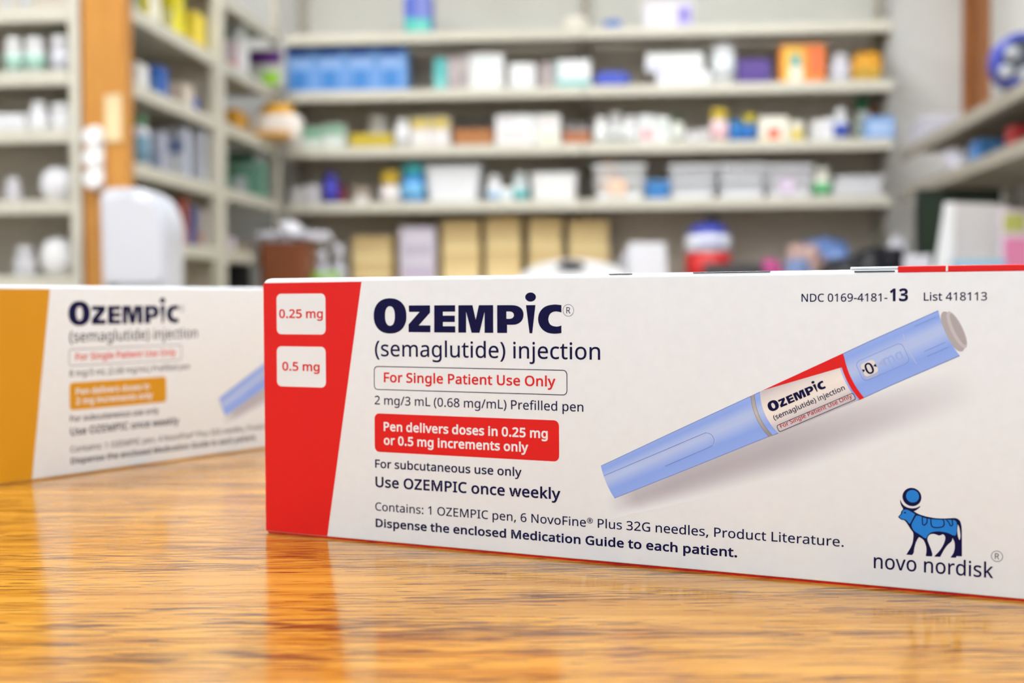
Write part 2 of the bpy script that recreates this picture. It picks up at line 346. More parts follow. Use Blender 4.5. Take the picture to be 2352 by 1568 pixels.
'c': (480, [[300,-10,254,-7,212,3,173,19,139,42,110,72,86,109,69,153,59,205,55,265,59,327,70,381,88,426,113,464,142,494,177,517,217,533,260,543,306,546,333,545,359,542,385,537,409,531,429,525,447,517,420,444,364,461,304,469,270,466,240,459,215,446,194,428,176,406,163,378,154,346,148,308,146,266,148,225,154,189,163,157,176,129,193,107,214,89,239,76,267,69,299,66,327,67,353,70,376,75,438,97,438,19,419,10,400,3,378,-2,355,-7,329,-9]]),
'd': (615, [[275,-10,237,-7,201,1,169,15,141,34,115,59,93,90,77,126,65,168,57,215,55,267,57,320,65,367,77,408,94,445,115,475,141,501,170,521,202,535,238,543,276,546,303,545,327,541,349,535,369,528,387,518,403,507,418,495,431,481,442,467,448,467,444,505,442,546,442,760,530,760,530,0,459,0,446,72,442,72,431,57,418,43,403,30,387,19,369,9,349,1,326,-5,302,-9],[289,63,340,68,380,84,408,109,428,146,439,193,443,250,443,266,439,328,428,379,410,419,382,449,341,467,288,473,245,467,209,448,181,416,162,375,150,324,146,265,150,206,162,156,181,116,209,87,245,69]]),
'e': (564, [[292,546,336,543,375,533,410,516,441,493,466,465,486,431,501,393,510,351,513,304,513,251,146,251,152,195,168,149,192,112,226,86,268,70,317,65,350,66,380,69,407,74,489,102,489,25,462,14,435,5,408,-1,380,-6,348,-9,313,-10,264,-7,219,4,178,21,142,45,112,76,87,113,69,158,59,208,55,264,58,320,68,370,84,415,107,454,135,486,167,512,205,531,247,542],[291,474,252,469,219,456,191,433,170,403,156,365,148,321,421,321,419,350,415,377,407,401,396,422,382,440,365,454,344,465,319,472]]),
'f': (344, [[332,468,197,468,197,0,109,0,109,468,15,468,15,509,109,539,109,570,111,613,118,650,129,682,145,708,165,729,189,745,217,756,248,763,283,765,341,759,387,747,364,678,327,688,284,693,257,690,235,680,218,663,207,640,199,609,197,571,197,536,332,536]]),
'g': (615, [[275,546,309,544,341,537,370,526,397,510,422,490,443,465,448,465,460,536,530,536,530,-9,527,-57,518,-99,504,-136,484,-168,457,-194,425,-214,386,-228,341,-237,290,-240,252,-239,217,-236,183,-231,152,-225,124,-216,97,-206,97,-125,124,-137,153,-148,186,-156,221,-162,257,-166,295,-167,338,-163,374,-149,403,-126,425,-96,439,-59,443,-16,443,5,444,40,446,71,442,71,422,46,399,26,373,10,343,-1,311,-8,276,-10,236,-7,200,2,168,16,139,37,113,63,81,118,61,186,55,267,61,347,81,414,113,470,139,498,167,519,200,534,236,543],[287,472,258,469,233,461,210,448,191,430,175,406,163,378,153,345,148,308,146,266,150,205,162,155,182,114,211,85,246,68,289,62,315,63,338,67,359,72,377,81,393,92,407,105,419,122,428,141,435,163,440,188,443,215,444,246,444,267,442,313,437,352,427,385,414,412,397,434,376,451,351,463,321,470]]),
'h': (618, [[173,537,171,498,168,462,174,462,186,480,201,495,217,508,235,519,254,528,275,535,297,541,319,544,341,545,382,543,418,536,449,524,476,508,498,487,515,461,527,429,535,392,537,349,537,0,450,0,450,343,447,383,437,415,421,440,398,458,368,468,330,472,293,469,262,462,236,449,215,432,199,410,187,383,179,352,175,317,173,277,173,0,85,0,85,760,173,760]]),
'i': (258, [[173,536,173,0,85,0,85,536],[130,737,143,735,155,731,165,723,174,713,179,699,181,681,179,664,174,650,165,639,155,631,143,627,130,625,116,627,104,631,93,639,85,650,80,664,78,681,80,699,85,713,93,723,104,731,116,736]]),
'j': (258, [[22,-240,-22,-236,-55,-228,-55,-157,-24,-164,11,-167,31,-165,49,-159,64,-149,76,-134,83,-112,85,-83,85,536,173,536,173,-80,171,-112,166,-140,157,-166,144,-188,128,-206,108,-221,84,-232,55,-238],[78,681,80,699,85,713,93,723,104,731,116,736,130,737,143,735,155,731,165,723,174,713,179,699,181,681,179,664,174,650,165,639,155,631,143,627,130,625,116,627,104,631,93,639,85,650,80,664]]),
'k': (534, [[172,363,171,321,168,276,172,276,190,299,214,329,236,355,407,536,510,536,293,307,525,0,419,0,233,250,172,197,172,0,85,0,85,760,172,760]]),
'l': (258, [[173,0,85,0,85,760,173,760]]),
'm': (935, [[673,546,729,541,774,525,809,499,834,462,849,412,854,349,854,0,767,0,767,345,764,384,755,415,740,440,720,458,692,468,658,472,611,467,574,452,546,427,528,392,517,349,513,296,513,0,426,0,426,345,425,372,421,395,414,415,405,433,393,447,378,458,360,466,340,470,316,472,283,469,254,462,231,449,212,432,197,410,186,384,179,353,175,318,173,278,173,0,85,0,85,536,156,536,169,463,174,463,186,481,200,496,215,509,232,521,251,530,270,537,290,542,311,545,332,546,371,544,406,536,435,524,461,507,481,484,496,456,501,456,521,484,546,507,574,524,606,536,639,544]]),
'n': (618, [[343,546,402,541,450,525,488,499,515,462,532,412,537,349,537,0,450,0,450,343,447,383,437,415,421,440,398,458,368,468,330,472,277,466,236,450,207,422,188,384,177,336,173,278,173,0,85,0,85,536,156,536,169,463,174,463,187,481,202,496,218,509,237,521,256,530,277,537,299,542,321,545]]),
'o': (605, [[551,269,549,226,543,187,533,150,520,118,504,89,483,63,460,41,434,23,405,8,372,-2,338,-8,301,-10,267,-8,234,-2,203,8,174,23,148,41,125,63,105,89,87,118,73,150,63,187,57,226,55,269,58,325,68,375,85,419,108,457,137,489,171,513,211,532,255,542,304,546,351,542,394,532,432,513,467,489,496,457,519,419,537,375,548,325],[146,269,148,229,153,192,163,159,176,131,193,107,214,88,239,74,269,66,303,63,337,66,367,74,392,88,413,107,430,131,443,159,453,192,458,229,460,269,458,310,452,346,443,378,430,406,413,429,391,447,366,461,336,469,302,472,252,466,213,448,183,418,162,377,150,328]]),
'p': (615, [[340,546,378,543,413,535,445,521,474,502,499,477,521,447,538,411,550,369,558,322,560,269,557,211,548,160,532,115,512,77,486,46,455,21,421,4,382,-6,339,-10,313,-9,288,-5,266,1,246,9,228,19,211,29,173,68,167,68,171,25,173,-20,173,-240,85,-240,85,536,157,536,169,463,173,463,184,478,197,492,211,505,227,517,245,527,265,535,288,541,313,545],[324,472,290,470,261,463,237,451,217,436,201,415,189,390,181,360,175,326,173,286,173,269,175,227,179,190,187,157,198,129,214,105,234,87,260,74,290,66,326,63,357,66,384,75,406,90,426,110,441,135,453,163,462,196,467,231,469,270,465,327,453,376,433,417,406,448,369,466]]),
'r': (413, [[335,546,367,544,398,540,387,459,358,464,329,466,309,465,289,460,270,453,252,443,235,431,220,416,206,400,195,381,185,360,179,337,174,312,173,286,173,0,85,0,85,536,157,536,167,438,171,438,183,457,197,476,212,492,229,508,247,521,267,531,288,540,311,544]]),
's': (479, [[434,148,431,115,422,86,408,61,388,40,364,22,334,8,300,-2,262,-8,220,-10,184,-9,152,-6,123,-1,98,6,74,14,52,24,52,104,129,74,160,67,191,62,222,61,263,63,295,71,319,82,336,98,346,118,349,140,348,153,344,165,338,176,329,187,316,197,298,208,217,244,128,284,105,298,86,314,71,332,60,352,53,376,51,404,57,446,76,481,106,509,147,530,196,542,252,546,284,545,314,542,343,536,371,529,398,521,423,510,393,440,322,464,297,470,272,473,246,474,213,472,185,466,163,456,148,443,138,428,135,409,136,395,141,383,148,371,159,361,173,351,191,341,273,307,360,268,382,254,400,238,415,219,426,199,432,175]]),
't': (361, [[264,62,305,65,339,73,339,6,299,-5,249,-10,222,-8,196,-4,171,4,149,17,130,33,114,55,102,82,94,116,92,156,92,468,16,468,16,510,93,545,128,659,180,659,180,536,335,536,335,468,180,468,180,158,183,128,190,104,203,85,221,72,241,65]]),
'u': (618, [[533,536,533,0,461,0,448,71,444,71,432,53,417,38,400,25,381,14,362,5,341,-1,319,-6,297,-9,274,-10,234,-8,198,-1,167,10,140,27,118,48,101,74,89,105,81,142,79,185,79,536,168,536,168,191,171,152,181,120,197,95,220,77,250,67,287,63,324,65,356,73,381,85,402,103,419,125,430,151,439,183,443,218,445,257,445,536]]),
'v': (508, [[203,0,0,536,94,536,208,220,225,171,241,119,251,78,255,78,266,120,283,172,300,220,414,536,508,536,304,0]]),
'w': (786, [[431,303,419,344,408,383,400,418,394,445,390,445,384,418,376,383,366,343,354,302,258,1,158,1,11,537,102,537,176,251,191,192,203,136,211,91,215,91,222,121,230,159,240,199,251,235,346,537,442,537,534,235,548,186,562,135,570,92,574,92,581,134,594,190,610,251,685,537,775,537,626,1,523,1]]),
'y': (510, [[1,536,95,536,211,231,229,179,245,130,256,85,260,85,279,150,306,232,415,536,510,536,279,-74,266,-106,251,-135,234,-161,216,-185,196,-204,172,-219,146,-231,117,-238,84,-240,42,-237,11,-232,11,-162,37,-166,70,-168,90,-167,108,-163,123,-156,138,-148,151,-137,162,-123,172,-108,181,-91,189,-73,217,-2]]),
'®': (832, [[279,138,279,575,407,575,457,571,497,561,527,543,548,518,561,486,565,446,562,417,554,392,541,371,524,355,506,342,487,332,603,138,517,138,417,311,355,311,355,138],[405,373,429,375,449,382,466,393,478,408,486,425,488,444,486,465,479,482,468,495,452,504,431,509,404,511,355,511,355,373],[416,-10,364,-7,315,2,269,17,226,38,187,63,152,93,122,128,96,167,76,210,61,256,52,305,49,357,52,409,61,458,76,504,96,547,122,586,152,620,187,651,226,677,269,697,315,712,364,721,416,724,466,721,513,712,558,697,601,677,640,651,675,620,707,586,733,547,754,504,770,458,780,409,783,357,780,305,771,256,756,210,736,167,710,128,679,93,645,63,606,38,563,17,517,2,468,-7],[416,43,458,46,498,53,536,66,572,83,605,105,635,131,662,161,684,195,702,231,715,270,723,312,726,357,723,399,716,440,703,479,686,515,664,549,638,579,609,606,576,628,540,646,502,660,460,668,416,671,372,668,330,661,291,648,255,630,222,609,192,582,167,553,145,519,128,483,115,444,108,402,105,357,108,315,115,274,128,235,145,199,167,165,192,135,222,108,255,86,291,67,330,54,372,46]]),
}
MM = 0.001
_TRI = {}

def triangulate(contours):
    """contours (lists of 2-D points), even-odd filled"""
    verts, edges = [], []
    for c in contours:
        k = len(verts)
        verts += [Vector(p) for p in c]
        n = len(c)
        edges += [(k + i, k + (i + 1) % n) for i in range(n)]
    v, _e, f, *_ = delaunay_2d_cdt(verts, edges, [], 1, 1e-7)
    keep = []
    for t in f:                                  # even-odd rule decides what is inside
        x = sum(v[i].x for i in t) / len(t); y = sum(v[i].y for i in t) / len(t)
        odd = False
        for c in contours:
            for k in range(len(c)):
                (x0, y0), (x1, y1) = c[k - 1], c[k]
                if (y0 > y) != (y1 > y) and x < x0 + (y - y0) * (x1 - x0) / (y1 - y0): odd = not odd
        if odd: keep.append(tuple(t))
    return [tuple(p) for p in v], keep

def offset_poly(pts, d):
    """push a contour outwards by d (solid on the left or right is told by its own winding)"""
    n = len(pts)
    out = []
    for i in range(n):
        p, a, b = Vector(pts[i]), Vector(pts[i - 1]), Vector(pts[(i + 1) % n])
        e1, e2 = (p - a), (b - p)
        if e1.length < 1e-9 or e2.length < 1e-9:
            out.append(tuple(p)); continue
        e1.normalize(); e2.normalize()
        n1, n2 = Vector((e1.y, -e1.x)), Vector((e2.y, -e2.x))
        m = n1 + n2
        if m.length < 0.2: m = n1.copy()
        m.normalize()
        k = d / max(0.5, m.dot(n1))
        out.append((p.x + m.x * k, p.y + m.y * k))
    return out

def area(c):
    return sum(c[i - 1][0] * c[i][1] - c[i][0] * c[i - 1][1] for i in range(len(c))) / 2

def glyph(ch, weight):
    key = (ch, weight)
    if key in _TRI: return _TRI[key]
    adv, cs = GLYPHS[ch]
    conts = [list(zip(c[0::2], c[1::2])) for c in cs]
    conts = [[p for i, p in enumerate(c) if p != c[i - 1]] for c in conts]
    if weight:
        big = max(conts, key=lambda c: abs(area(c)))
        s = 1 if area(big) > 0 else -1
        conts = [offset_poly(c, weight * s) for c in conts]
    _TRI[key] = (adv + weight * 0.9, triangulate(conts))
    return _TRI[key]

def line_of(text, weight):
    """(vertices, triangles) of a line in glyph units, its ink starting at x = 0, and its ink width"""
    x, V, T = 0.0, [], []
    for ch in text:
        if ch == ' ':
            x += 262; continue
        adv, (v, f) = glyph(ch, weight)
        k = len(V)
        if ch == '®' and len(text) > 2:          # set as a small raised mark
            V += [(x + a * 0.62 , b * 0.62 + 300) for a, b in v]
            adv *= 0.62
        else:
            V += [(x + a, b) for a, b in v]
        T += [tuple(i + k for i in t) for t in f]
        x += adv
    lo = min(p[0] for p in V); hi = max(p[0] for p in V)
    return [(a - lo, b) for a, b in V], T, hi - lo

def flat(name, V, T, m, parent, layer, frame=None, label=None):
    """print on the carton's front: V in millimetres (u along the front, v up), frame maps other coordinates to (u, v)"""
    me = bpy.data.meshes.new(name)
    y = -0.00002 * layer
    W = [frame(*p) for p in V] if frame else V
    me.from_pydata([(a * MM, y, b * MM) for a, b in W], [], T)
    me.update()
    if me.polygons and me.polygons[0].normal.y > 0: me.flip_normals()
    o = put(name, me, m, parent)
    if label: o['label'] = label
    return o

def lettering(text, u0, u1, v, cap, weight, m, parent, layer=3, frame=None, name='lettering', label=None):
    V, T, wd = line_of(text, weight)
    sx, sy = (u1 - u0) / wd, cap / (714.0 + 2 * weight)
    V = [(u0 + a * sx, v + (b + weight) * sy) for a, b in V]
    return flat(name, V, T, m, parent, layer, frame, label)

def shape(name, contours, m, parent, layer, frame=None, label=None):
    V, T = triangulate(contours)
    return flat(name, V, T, m, parent, layer, frame, label)

def rrect(u0, u1, v0, v1, r, n=8):
    out = []
    for cx, cy, a0 in ((u1 - r, v1 - r, 0), (u0 + r, v1 - r, 90), (u0 + r, v0 + r, 180), (u1 - r, v0 + r, 270)):
        out += [(cx + r * math.cos(R(a0 + 90 * k / n)), cy + r * math.sin(R(a0 + 90 * k / n))) for k in range(n + 1)]
    return out

def ell(cx, cy, rx, ry, n=40, p=2.0):
    out = []
    for k in range(n):
        c, s = math.cos(2 * math.pi * k / n), math.sin(2 * math.pi * k / n)
        out.append((cx + rx * math.copysign(abs(c) ** (2 / p), c), cy + ry * math.copysign(abs(s) ** (2 / p), s)))
    return out

def curve(pts, closed=True, sub=4, corner=50):
    """Catmull-Rom through the points, sharp turns kept"""
    n = len(pts)
    P = [Vector(p) for p in pts]

    def sharp(i):
        if not closed and i in (0, n - 1): return True
        a, b = P[i] - P[i - 1], P[(i + 1) % n] - P[i]
        return a.angle(b, 0) > R(corner)
    out = []
    for i in range(n if closed else n - 1):
        j = (i + 1) % n
        t0 = Vector((0, 0)) if sharp(i) else (P[j] - P[i - 1]) * 0.5
        t1 = Vector((0, 0)) if sharp(j) else (P[(j + 1) % n] - P[i]) * 0.5
        if sharp(i): t0 = (P[j] - P[i]) * 0.8 - t1 * 0.0
        if sharp(j): t1 = (P[j] - P[i]) * 0.8
        for k in range(sub):
            t = k / sub
            out.append(tuple(P[i] * (2 * t**3 - 3 * t * t + 1) + t0 * (t**3 - 2 * t * t + t) + P[j] * (-2 * t**3 + 3 * t * t) + t1 * (t**3 - t * t)))
    if not closed: out.append(tuple(P[-1]))
    return out

def stroke(pts, wd):
    """an open line of width wd as a closed contour"""
    P = [Vector(p) for p in pts]
    L, Rr = [], []
    for i, p in enumerate(P):
        d = (P[min(i + 1, len(P) - 1)] - P[max(i - 1, 0)]).normalized()
        nn = Vector((-d.y, d.x)) * wd / 2
        L.append(tuple(p + nn)); Rr.append(tuple(p - nn))
    return L + Rr[::-1]

def reg_mark(u, v, r, m, parent, layer, wd=0.09):
    shape('registered_mark', [ell(u, v, r, r), ell(u, v, r - wd, r - wd)], m, parent, layer)
    V, T, w_ = line_of('R', 0)
    s = r * 1.05 / 714
    flat('registered_mark', [(u - w_ * s * 0.46 + a * s * 0.95, v - r * 0.52 + b * s) for a, b in V], T, m, parent, layer)

WORD = {
 'Z': [(42.93, 58.05), (48.8, 58.05), (48.8, 56.34), (45.68, 53.27), (48.88, 53.27), (48.83, 51.65), (42.82, 51.65), (42.83, 53.48), (45.91, 56.5), (42.98, 56.5)],
 'E': [(49.94, 58.05), (55.61, 58.05), (55.61, 56.55), (52.29, 56.55), (52.29, 55.6), (55.51, 55.6), (55.51, 54.11), (52.29, 54.11), (52.29, 53.1), (55.6, 53.1), (55.6, 51.63), (49.9, 51.63)],
 'M': [(56.47, 58.05), (60.23, 58.05), (61.08, 54.63), (61.93, 58.05), (65.68, 58.05), (65.66, 51.61), (63.4, 51.61), (63.42, 56.5), (62.05, 51.61), (59.96, 51.61), (58.54, 56.5), (58.5, 51.62), (56.44, 51.62)],
 'P': [(66.71, 58.03), (70.51, 58.02), (71.71, 57.87), (72.69, 57.46), (73.3, 56.75), (73.5, 55.87), (73.31, 54.91), (72.72, 54.13), (71.82, 53.65), (70.75, 53.5), (69.26, 53.49), (69.25, 51.6), (66.69, 51.6)],
 'Pi': [(69.09, 56.56), (69.97, 56.56), (70.56, 56.42), (70.93, 56.08), (71.03, 55.72), (70.92, 55.34), (70.55, 55.03), (69.96, 54.88), (69.09, 54.88)],
 'i': [(74.12, 58.02), (76.54, 58.02), (75.69, 51.57), (75.01, 51.57)],
 'C': [(83.03, 57.98), (83.02, 56.31), (82.3, 56.5), (81.53, 56.55), (80.7, 56.34), (80.07, 55.82), (79.76, 54.78), (80.06, 53.84), (80.68, 53.34), (81.64, 53.14), (82.34, 53.18), (83.01, 53.38), (83.0, 51.68), (82.02, 51.54), (80.99, 51.51), (79.56, 51.73), (78.34, 52.41), (77.48, 53.5), (77.18, 54.85), (77.5, 56.2), (78.36, 57.26), (79.59, 57.89), (81.15, 58.12), (82.05, 58.1)],
}

def wordmark_contours():
    return [[ell(37.63, 55.54, 4.62, 4.26, 56, 2.25), ell(37.62, 55.52, 1.39, 2.36, 40, 2.3)], [WORD['Z']], [WORD['E']], [WORD['M']],
            [curve(WORD['P'], corner=60), curve(WORD['Pi'], corner=60)], [WORD['i']], [ell(75.31, 59.86, 1.36, 1.05)], [curve(WORD['C'], corner=60)]]

def wordmark(m, parent, layer, frame=None, label='heavy dark blue wordmark'):
    V, T = [], []
    for conts in wordmark_contours():
        v, t = triangulate(conts)
        k = len(V)
        V += v; T += [tuple(i + k for i in x) for x in t]
    return flat('wordmark', V, T, m, parent, layer, frame, label)

BULL = {
 'outline': [(157.73, 18.54), (158.02, 17.95), (158.48, 17.37), (159.2, 16.99), (159.98, 16.87), (160.76, 16.98), (161.34, 17.25), (161.73, 17.49), (161.6, 17.17), (161.22, 16.81), (160.76, 16.45), (160.44, 16.29), (161.28, 15.85), (162.19, 15.56), (163.22, 15.36), (164.51, 15.22), (165.78, 15.22), (167.05, 15.33), (168.07, 15.47), (168.7, 15.42), (169.21, 15.08), (169.46, 14.57), (169.61, 13.79), (169.66, 12.73), (169.69, 10.74), (169.71, 7.95), (168.67, 7.91), (168.59, 7.59), (167.6, 7.55), (167.6, 7.67), (168.04, 8.35), (168.29, 9.17), (168.35, 9.97), (168.25, 10.76), (167.9, 11.47), (167.71, 10.79), (166.95, 9.99), (166.32, 9.01), (165.82, 8.03), (165.59, 7.52), (164.54, 7.46), (164.48, 7.59), (165.3, 8.53), (166.0, 9.65), (166.44, 10.76), (166.54, 11.43), (166.37, 11.88), (166.05, 12.09), (165.35, 11.78), (164.52, 12.01), (163.88, 11.97), (163.37, 11.66), (163.11, 11.04), (163.2, 10.37), (163.63, 9.33), (163.96, 8.42), (164.09, 7.8), (163.96, 7.48), (162.87, 7.43), (162.82, 7.66), (162.93, 8.34), (162.89, 9.27), (162.6, 10.19), (162.21, 10.77), (161.5, 11.18), (161.18, 10.75), (160.79, 9.78), (160.54, 8.68), (160.44, 7.93), (160.13, 7.44), (159.11, 7.42), (159.08, 7.55), (159.76, 8.76), (160.21, 9.87), (160.37, 10.96), (160.33, 11.97), (159.87, 12.61), (159.35, 13.45), (158.89, 14.09), (158.49, 14.4), (158.04, 14.44), (157.51, 14.81), (157.4, 15.03), (157.9, 15.65), (157.96, 16.06), (158.32, 16.55), (158.31, 16.76), (157.96, 17.34), (157.8, 17.94)],
 'tailgap': [(168.89, 14.27), (169.15, 13.75), (169.34, 12.71), (169.41, 11.78), (169.23, 11.14), (168.97, 11.75), (168.8, 12.93)],
 'head': [(158.62, 16.51), (159.2, 16.52), (159.92, 16.19), (160.7, 15.73), (160.32, 15.0), (159.93, 14.17), (159.63, 13.67), (159.15, 14.25), (158.69, 14.55), (158.1, 14.61), (157.64, 14.93), (157.64, 15.13), (158.1, 15.59), (158.16, 16.0), (158.36, 16.35)],
 'body': [(160.96, 15.48), (161.54, 15.46), (162.45, 15.15), (163.74, 14.97), (165.78, 14.98), (167.82, 15.09), (168.45, 14.96), (168.7, 14.52), (168.71, 13.46), (168.59, 12.25), (168.34, 11.97), (167.83, 12.06), (167.07, 12.4), (166.05, 12.55), (165.03, 12.59), (164.01, 12.35), (163.37, 11.93), (163.05, 11.43), (162.88, 11.02), (162.47, 11.12), (161.56, 11.73), (160.65, 12.26), (160.19, 12.84), (160.02, 13.57), (160.38, 14.47)],
 'hook1': [(162.09, 15.26), (162.15, 13.78), (162.52, 13.65), (162.84, 13.97), (163.03, 14.38), (163.03, 15.05)],
 'saddle': [(163.74, 15.04), (163.85, 13.77), (164.26, 13.37), (165.03, 13.35), (165.92, 13.55), (166.27, 13.95), (166.27, 14.61), (166.04, 15.05)],
 'hook2': [(166.74, 15.05), (167.18, 14.54), (167.44, 13.96), (167.7, 13.85), (167.92, 14.2), (167.82, 15.12)],
}

# ---- the printed picture of the pen: coordinates s (along it, mm) and q (-1 upper edge .. 1 lower edge)
PEN_A = Vector((94.195, 18.437))
PEN_ANG = R(24.83)
PEN_D = Vector((math.cos(PEN_ANG), math.sin(PEN_ANG)))
PEN_W = Vector((PEN_D.y, -PEN_D.x))

def interp(s, tab):
    if s <= tab[0][0]: return tab[0][1]
    for (a, x), (b, y) in zip(tab, tab[1:]):
        if s <= b: return x + (y - x) * (s - a) / (b - a)
    return tab[-1][1]

def pen_uv(s, q):
    hw = interp(s, [(0, 3.93), (20, 4.38), (38, 4.69), (40, 4.8), (59, 5.02), (80, 4.96)])
    c = interp(s, [(0, 0), (38, 0.1), (40, 0.19), (59, 0.15), (66, 0), (80, -0.02)])
    b = interp(s, [(0, 0.4), (38, 0.85), (40, 1.0), (59, 0.75), (80, 0.6)])
    p = PEN_A + PEN_D * (s - b * (1 - q * q)) + PEN_W * (q * hw + c)
    return p.x, p.y

def pen_straight(s, up):
    p = PEN_A + PEN_D * s - PEN_W * up
    return p.x, p.y

def ink_mat(name, rough=0.42):
    m = bpy.data.materials.new(name)
    m.use_nodes = True
    b = m.node_tree.nodes['Principled BSDF']
    a = m.node_tree.nodes.new('ShaderNodeAttribute')
    a.attribute_name = 'ink'
    m.node_tree.links.new(a.outputs['Color'], b.inputs['Base Color'])
    b.inputs['Roughness'].default_value = rough
    b.inputs['Specular IOR Level'].default_value = 0.3
    return m
M_INK = ink_mat('printed_artwork')

def inked(name, fn, colfn, ns, nq, parent, layer, m=None, label=None):
    """a printed patch: fn(i, j in 0..1) gives (u, v), colfn its ink colour"""
    V, C, F = [], [], []
    for i in range(ns + 1):
        for j in range(nq + 1):
            V.append(fn(i / ns, j / nq)); C.append(colfn(i / ns, j / nq))
    for i in range(ns):
        for j in range(nq):
            k = i * (nq + 1) + j
            F.append((k, k + 1, k + nq + 2, k + nq + 1))
    o = flat(name, V, F, m or M_INK, parent, layer, None, label)
    at_ = o.data.color_attributes.new('ink', 'FLOAT_COLOR', 'POINT')
    for i, c in enumerate(C): at_.data[i].color = rgb(c)
    return o

def mixc(a, b, t):
    t = max(0.0, min(1.0, t))
    return tuple(x + (y - x) * t for x, y in zip(a, b))
PAPER = (232, 241, 250)
BLUE_HI, BLUE_MID, BLUE_LO = (192, 212, 255), (166, 194, 255), (136, 172, 255)

def pen_blue(q, s=0):
    """ink of the blue barrel across its width"""
    edge = mixc((96, 120, 205), BLUE_MID, (1 - abs(q)) / 0.035)
    c = interp(q, [(-1, 0.25), (-0.75, 0.1), (-0.35, 0.75), (-0.1, 0.8), (0.25, 0.35), (0.5, 0.05), (1, 0.2)])
    base = mixc(BLUE_LO, BLUE_HI, c)
    return mixc(edge, base, (1 - abs(q)) / 0.06)

def pen_picture(parent, cl, navy, accent, full=True):
    """the printed pen; cl: paper colour"""
    def sh(a, b):
        s = -3 + 84 * a
        wc = interp(s, [(0, 5.4), (20, 6.4), (40, 8.0), (70, 10.6), (81, 11.6)])
        half = interp(s, [(-3, 2.6), (20, 5.2), (40, 6.4), (81, 4.6)])
        q = -1 + 2 * b
        p = PEN_A + PEN_D * s + PEN_W * (wc + q * half)
        return p.x, p.y

    def shc(a, b):
        s = -3 + 84 * a
        q = -1 + 2 * b
        k = interp(s, [(-3, 0), (1, 0.35), (5, 0.85), (14, 0.95), (40, 0.9), (60, 0.55), (74, 0.2), (81, 0)])
        g = max(0, 1 - q * q) ** 2 if q > -0.3 else max(0, 1 - q * q) ** 1.2
        return mixc(cl, (178, 178, 192), k * g)
    pic = inked('pen_picture', sh, shc, 42, 20, parent, 1, label='printed picture of a pale blue injection pen')
    inked('pen_cap_print', lambda a, b: pen_uv(38.15 * a, -1 + 2 * b), lambda a, b: pen_blue(-1 + 2 * b), 12, 40, pic, 2)
    inked('pen_body_print', lambda a, b: pen_uv(39.0 + 41.3 * a, -1 + 2 * b), lambda a, b: pen_blue(-1 + 2 * b), 14, 40, pic, 2)
    inked('pen_ring_print', lambda a, b: pen_uv(38.1 + 0.95 * a, -1 + 2 * b),
          lambda a, b: mixc((120, 122, 140), mixc((196, 196, 200), (150, 150, 160), abs(2 * b - 0.8)), min(a, 1 - a) * 6), 8, 20, pic, 3)
    # clip groove in the cap, collar of the dose dial
    groove = curve([(-0.2, 1.62), (8, 1.53), (17, 1.4), (24.6, 1.32), (26.0, 1.1), (26.75, 0.3), (26.8, -0.9), (26.2, -1.6), (25.2, -1.85), (20, -1.85), (14, -1.82)], False, 4)
    shape('groove_print', [stroke([pen_straight(*p) for p in groove], 0.13)], mat((118, 140, 222), 0.42, var=0, spec=0.3), pic, 4)
    shape('groove_light_print', [stroke([pen_straight(a + 0.16, b) for a, b in groove if a > 25.6], 0.13)], mat((196, 210, 248), 0.42, var=0, spec=0.3), pic, 4)
    shape('collar_print', [stroke([pen_uv(72.5, -1 + 0.1 * k) for k in range(3, 17)], 0.16)], mat((186, 200, 246), 0.42, var=0, spec=0.3), pic, 4)
    for q in (-0.8, 0.28, 0.5):
        shape('ridge_print', [stroke([pen_uv(75 + 0.9 * k, q) for k in range(6)], 0.12)], mat((124, 150, 230), 0.42, var=0, spec=0.3), pic, 4)
    # grey push button on the end
    bc = PEN_A + PEN_D * 80.9 - PEN_W * 0.02

    def but(dx, rx, ry):
        return [tuple(bc + PEN_D * (dx + p[0]) + PEN_W * p[1]) for p in ell(0, 0, rx, ry, 36)]
    shape('button_print', [but(0.15, 1.55, 4.3)], mat((176, 174, 182), 0.42, var=0, spec=0.3), pic, 1.5)
    shape('button_print', [but(1.0, 1.15, 3.95)], mat((196, 195, 200), 0.42, var=0, spec=0.3), pic, 1.7)
    shape('button_print', [but(1.25, 0.72, 3.4)], mat((172, 170, 178), 0.42, var=0, spec=0.3), pic, 1.8)
    if not full: return
    # label of the pen
    grad = [(-1, 0.75), (-0.7, 0.35), (-0.45, 0.15), (-0.1, 0.0), (0.3, 0.12), (0.6, 0.5), (1, 0.75)]
    inked('pen_label_print', lambda a, b: pen_uv(40.35 + 18.0 * a, -1 + 2 * b),
          lambda a, b: mixc((242, 240, 238), (178, 180, 200), interp(-1 + 2 * b, grad)), 10, 24, pic, 3)
    top = [pen_uv(41 + 18.6 * k / 12, -1) for k in range(13)]
    side = [pen_uv(59.75, -1 + 2 * k / 10) for k in range(1, 11)]
    back = [pen_uv(58.75, 1 - 1.5 * k / 8) for k in range(0, 9)]
    shape('pen_label_border_print', [top + side + back], accent, pic, 4)
    # wordmark and two lines, set along the pen
    k = 12.9 / 50.0

    def fr(u, v): return pen_straight(40.55 + (u - 33.0) * k, -0.2 + (v - 51.6) * k)
    wordmark(navy, pic, 5, fr, None)
    lettering('(semaglutide) injection', 40.7, 56.95, -2.1, 1.05, 16, navy, pic, 5, pen_straight)
    lettering('For Single Patient Use Only', 41.3, 57.6, -4.15, 0.85, 14, mat((190, 26, 30), 0.42, var=0, spec=0.3), pic, 5, pen_straight)
    fo = rrect(40.55, 58.15, -4.8, -3.25, 0.45)
    shape('label_frame_print', [[pen_straight(*p) for p in fo], [pen_straight(*p) for p in rrect(40.67, 58.03, -4.68, -3.37, 0.36)]], navy, pic, 5)
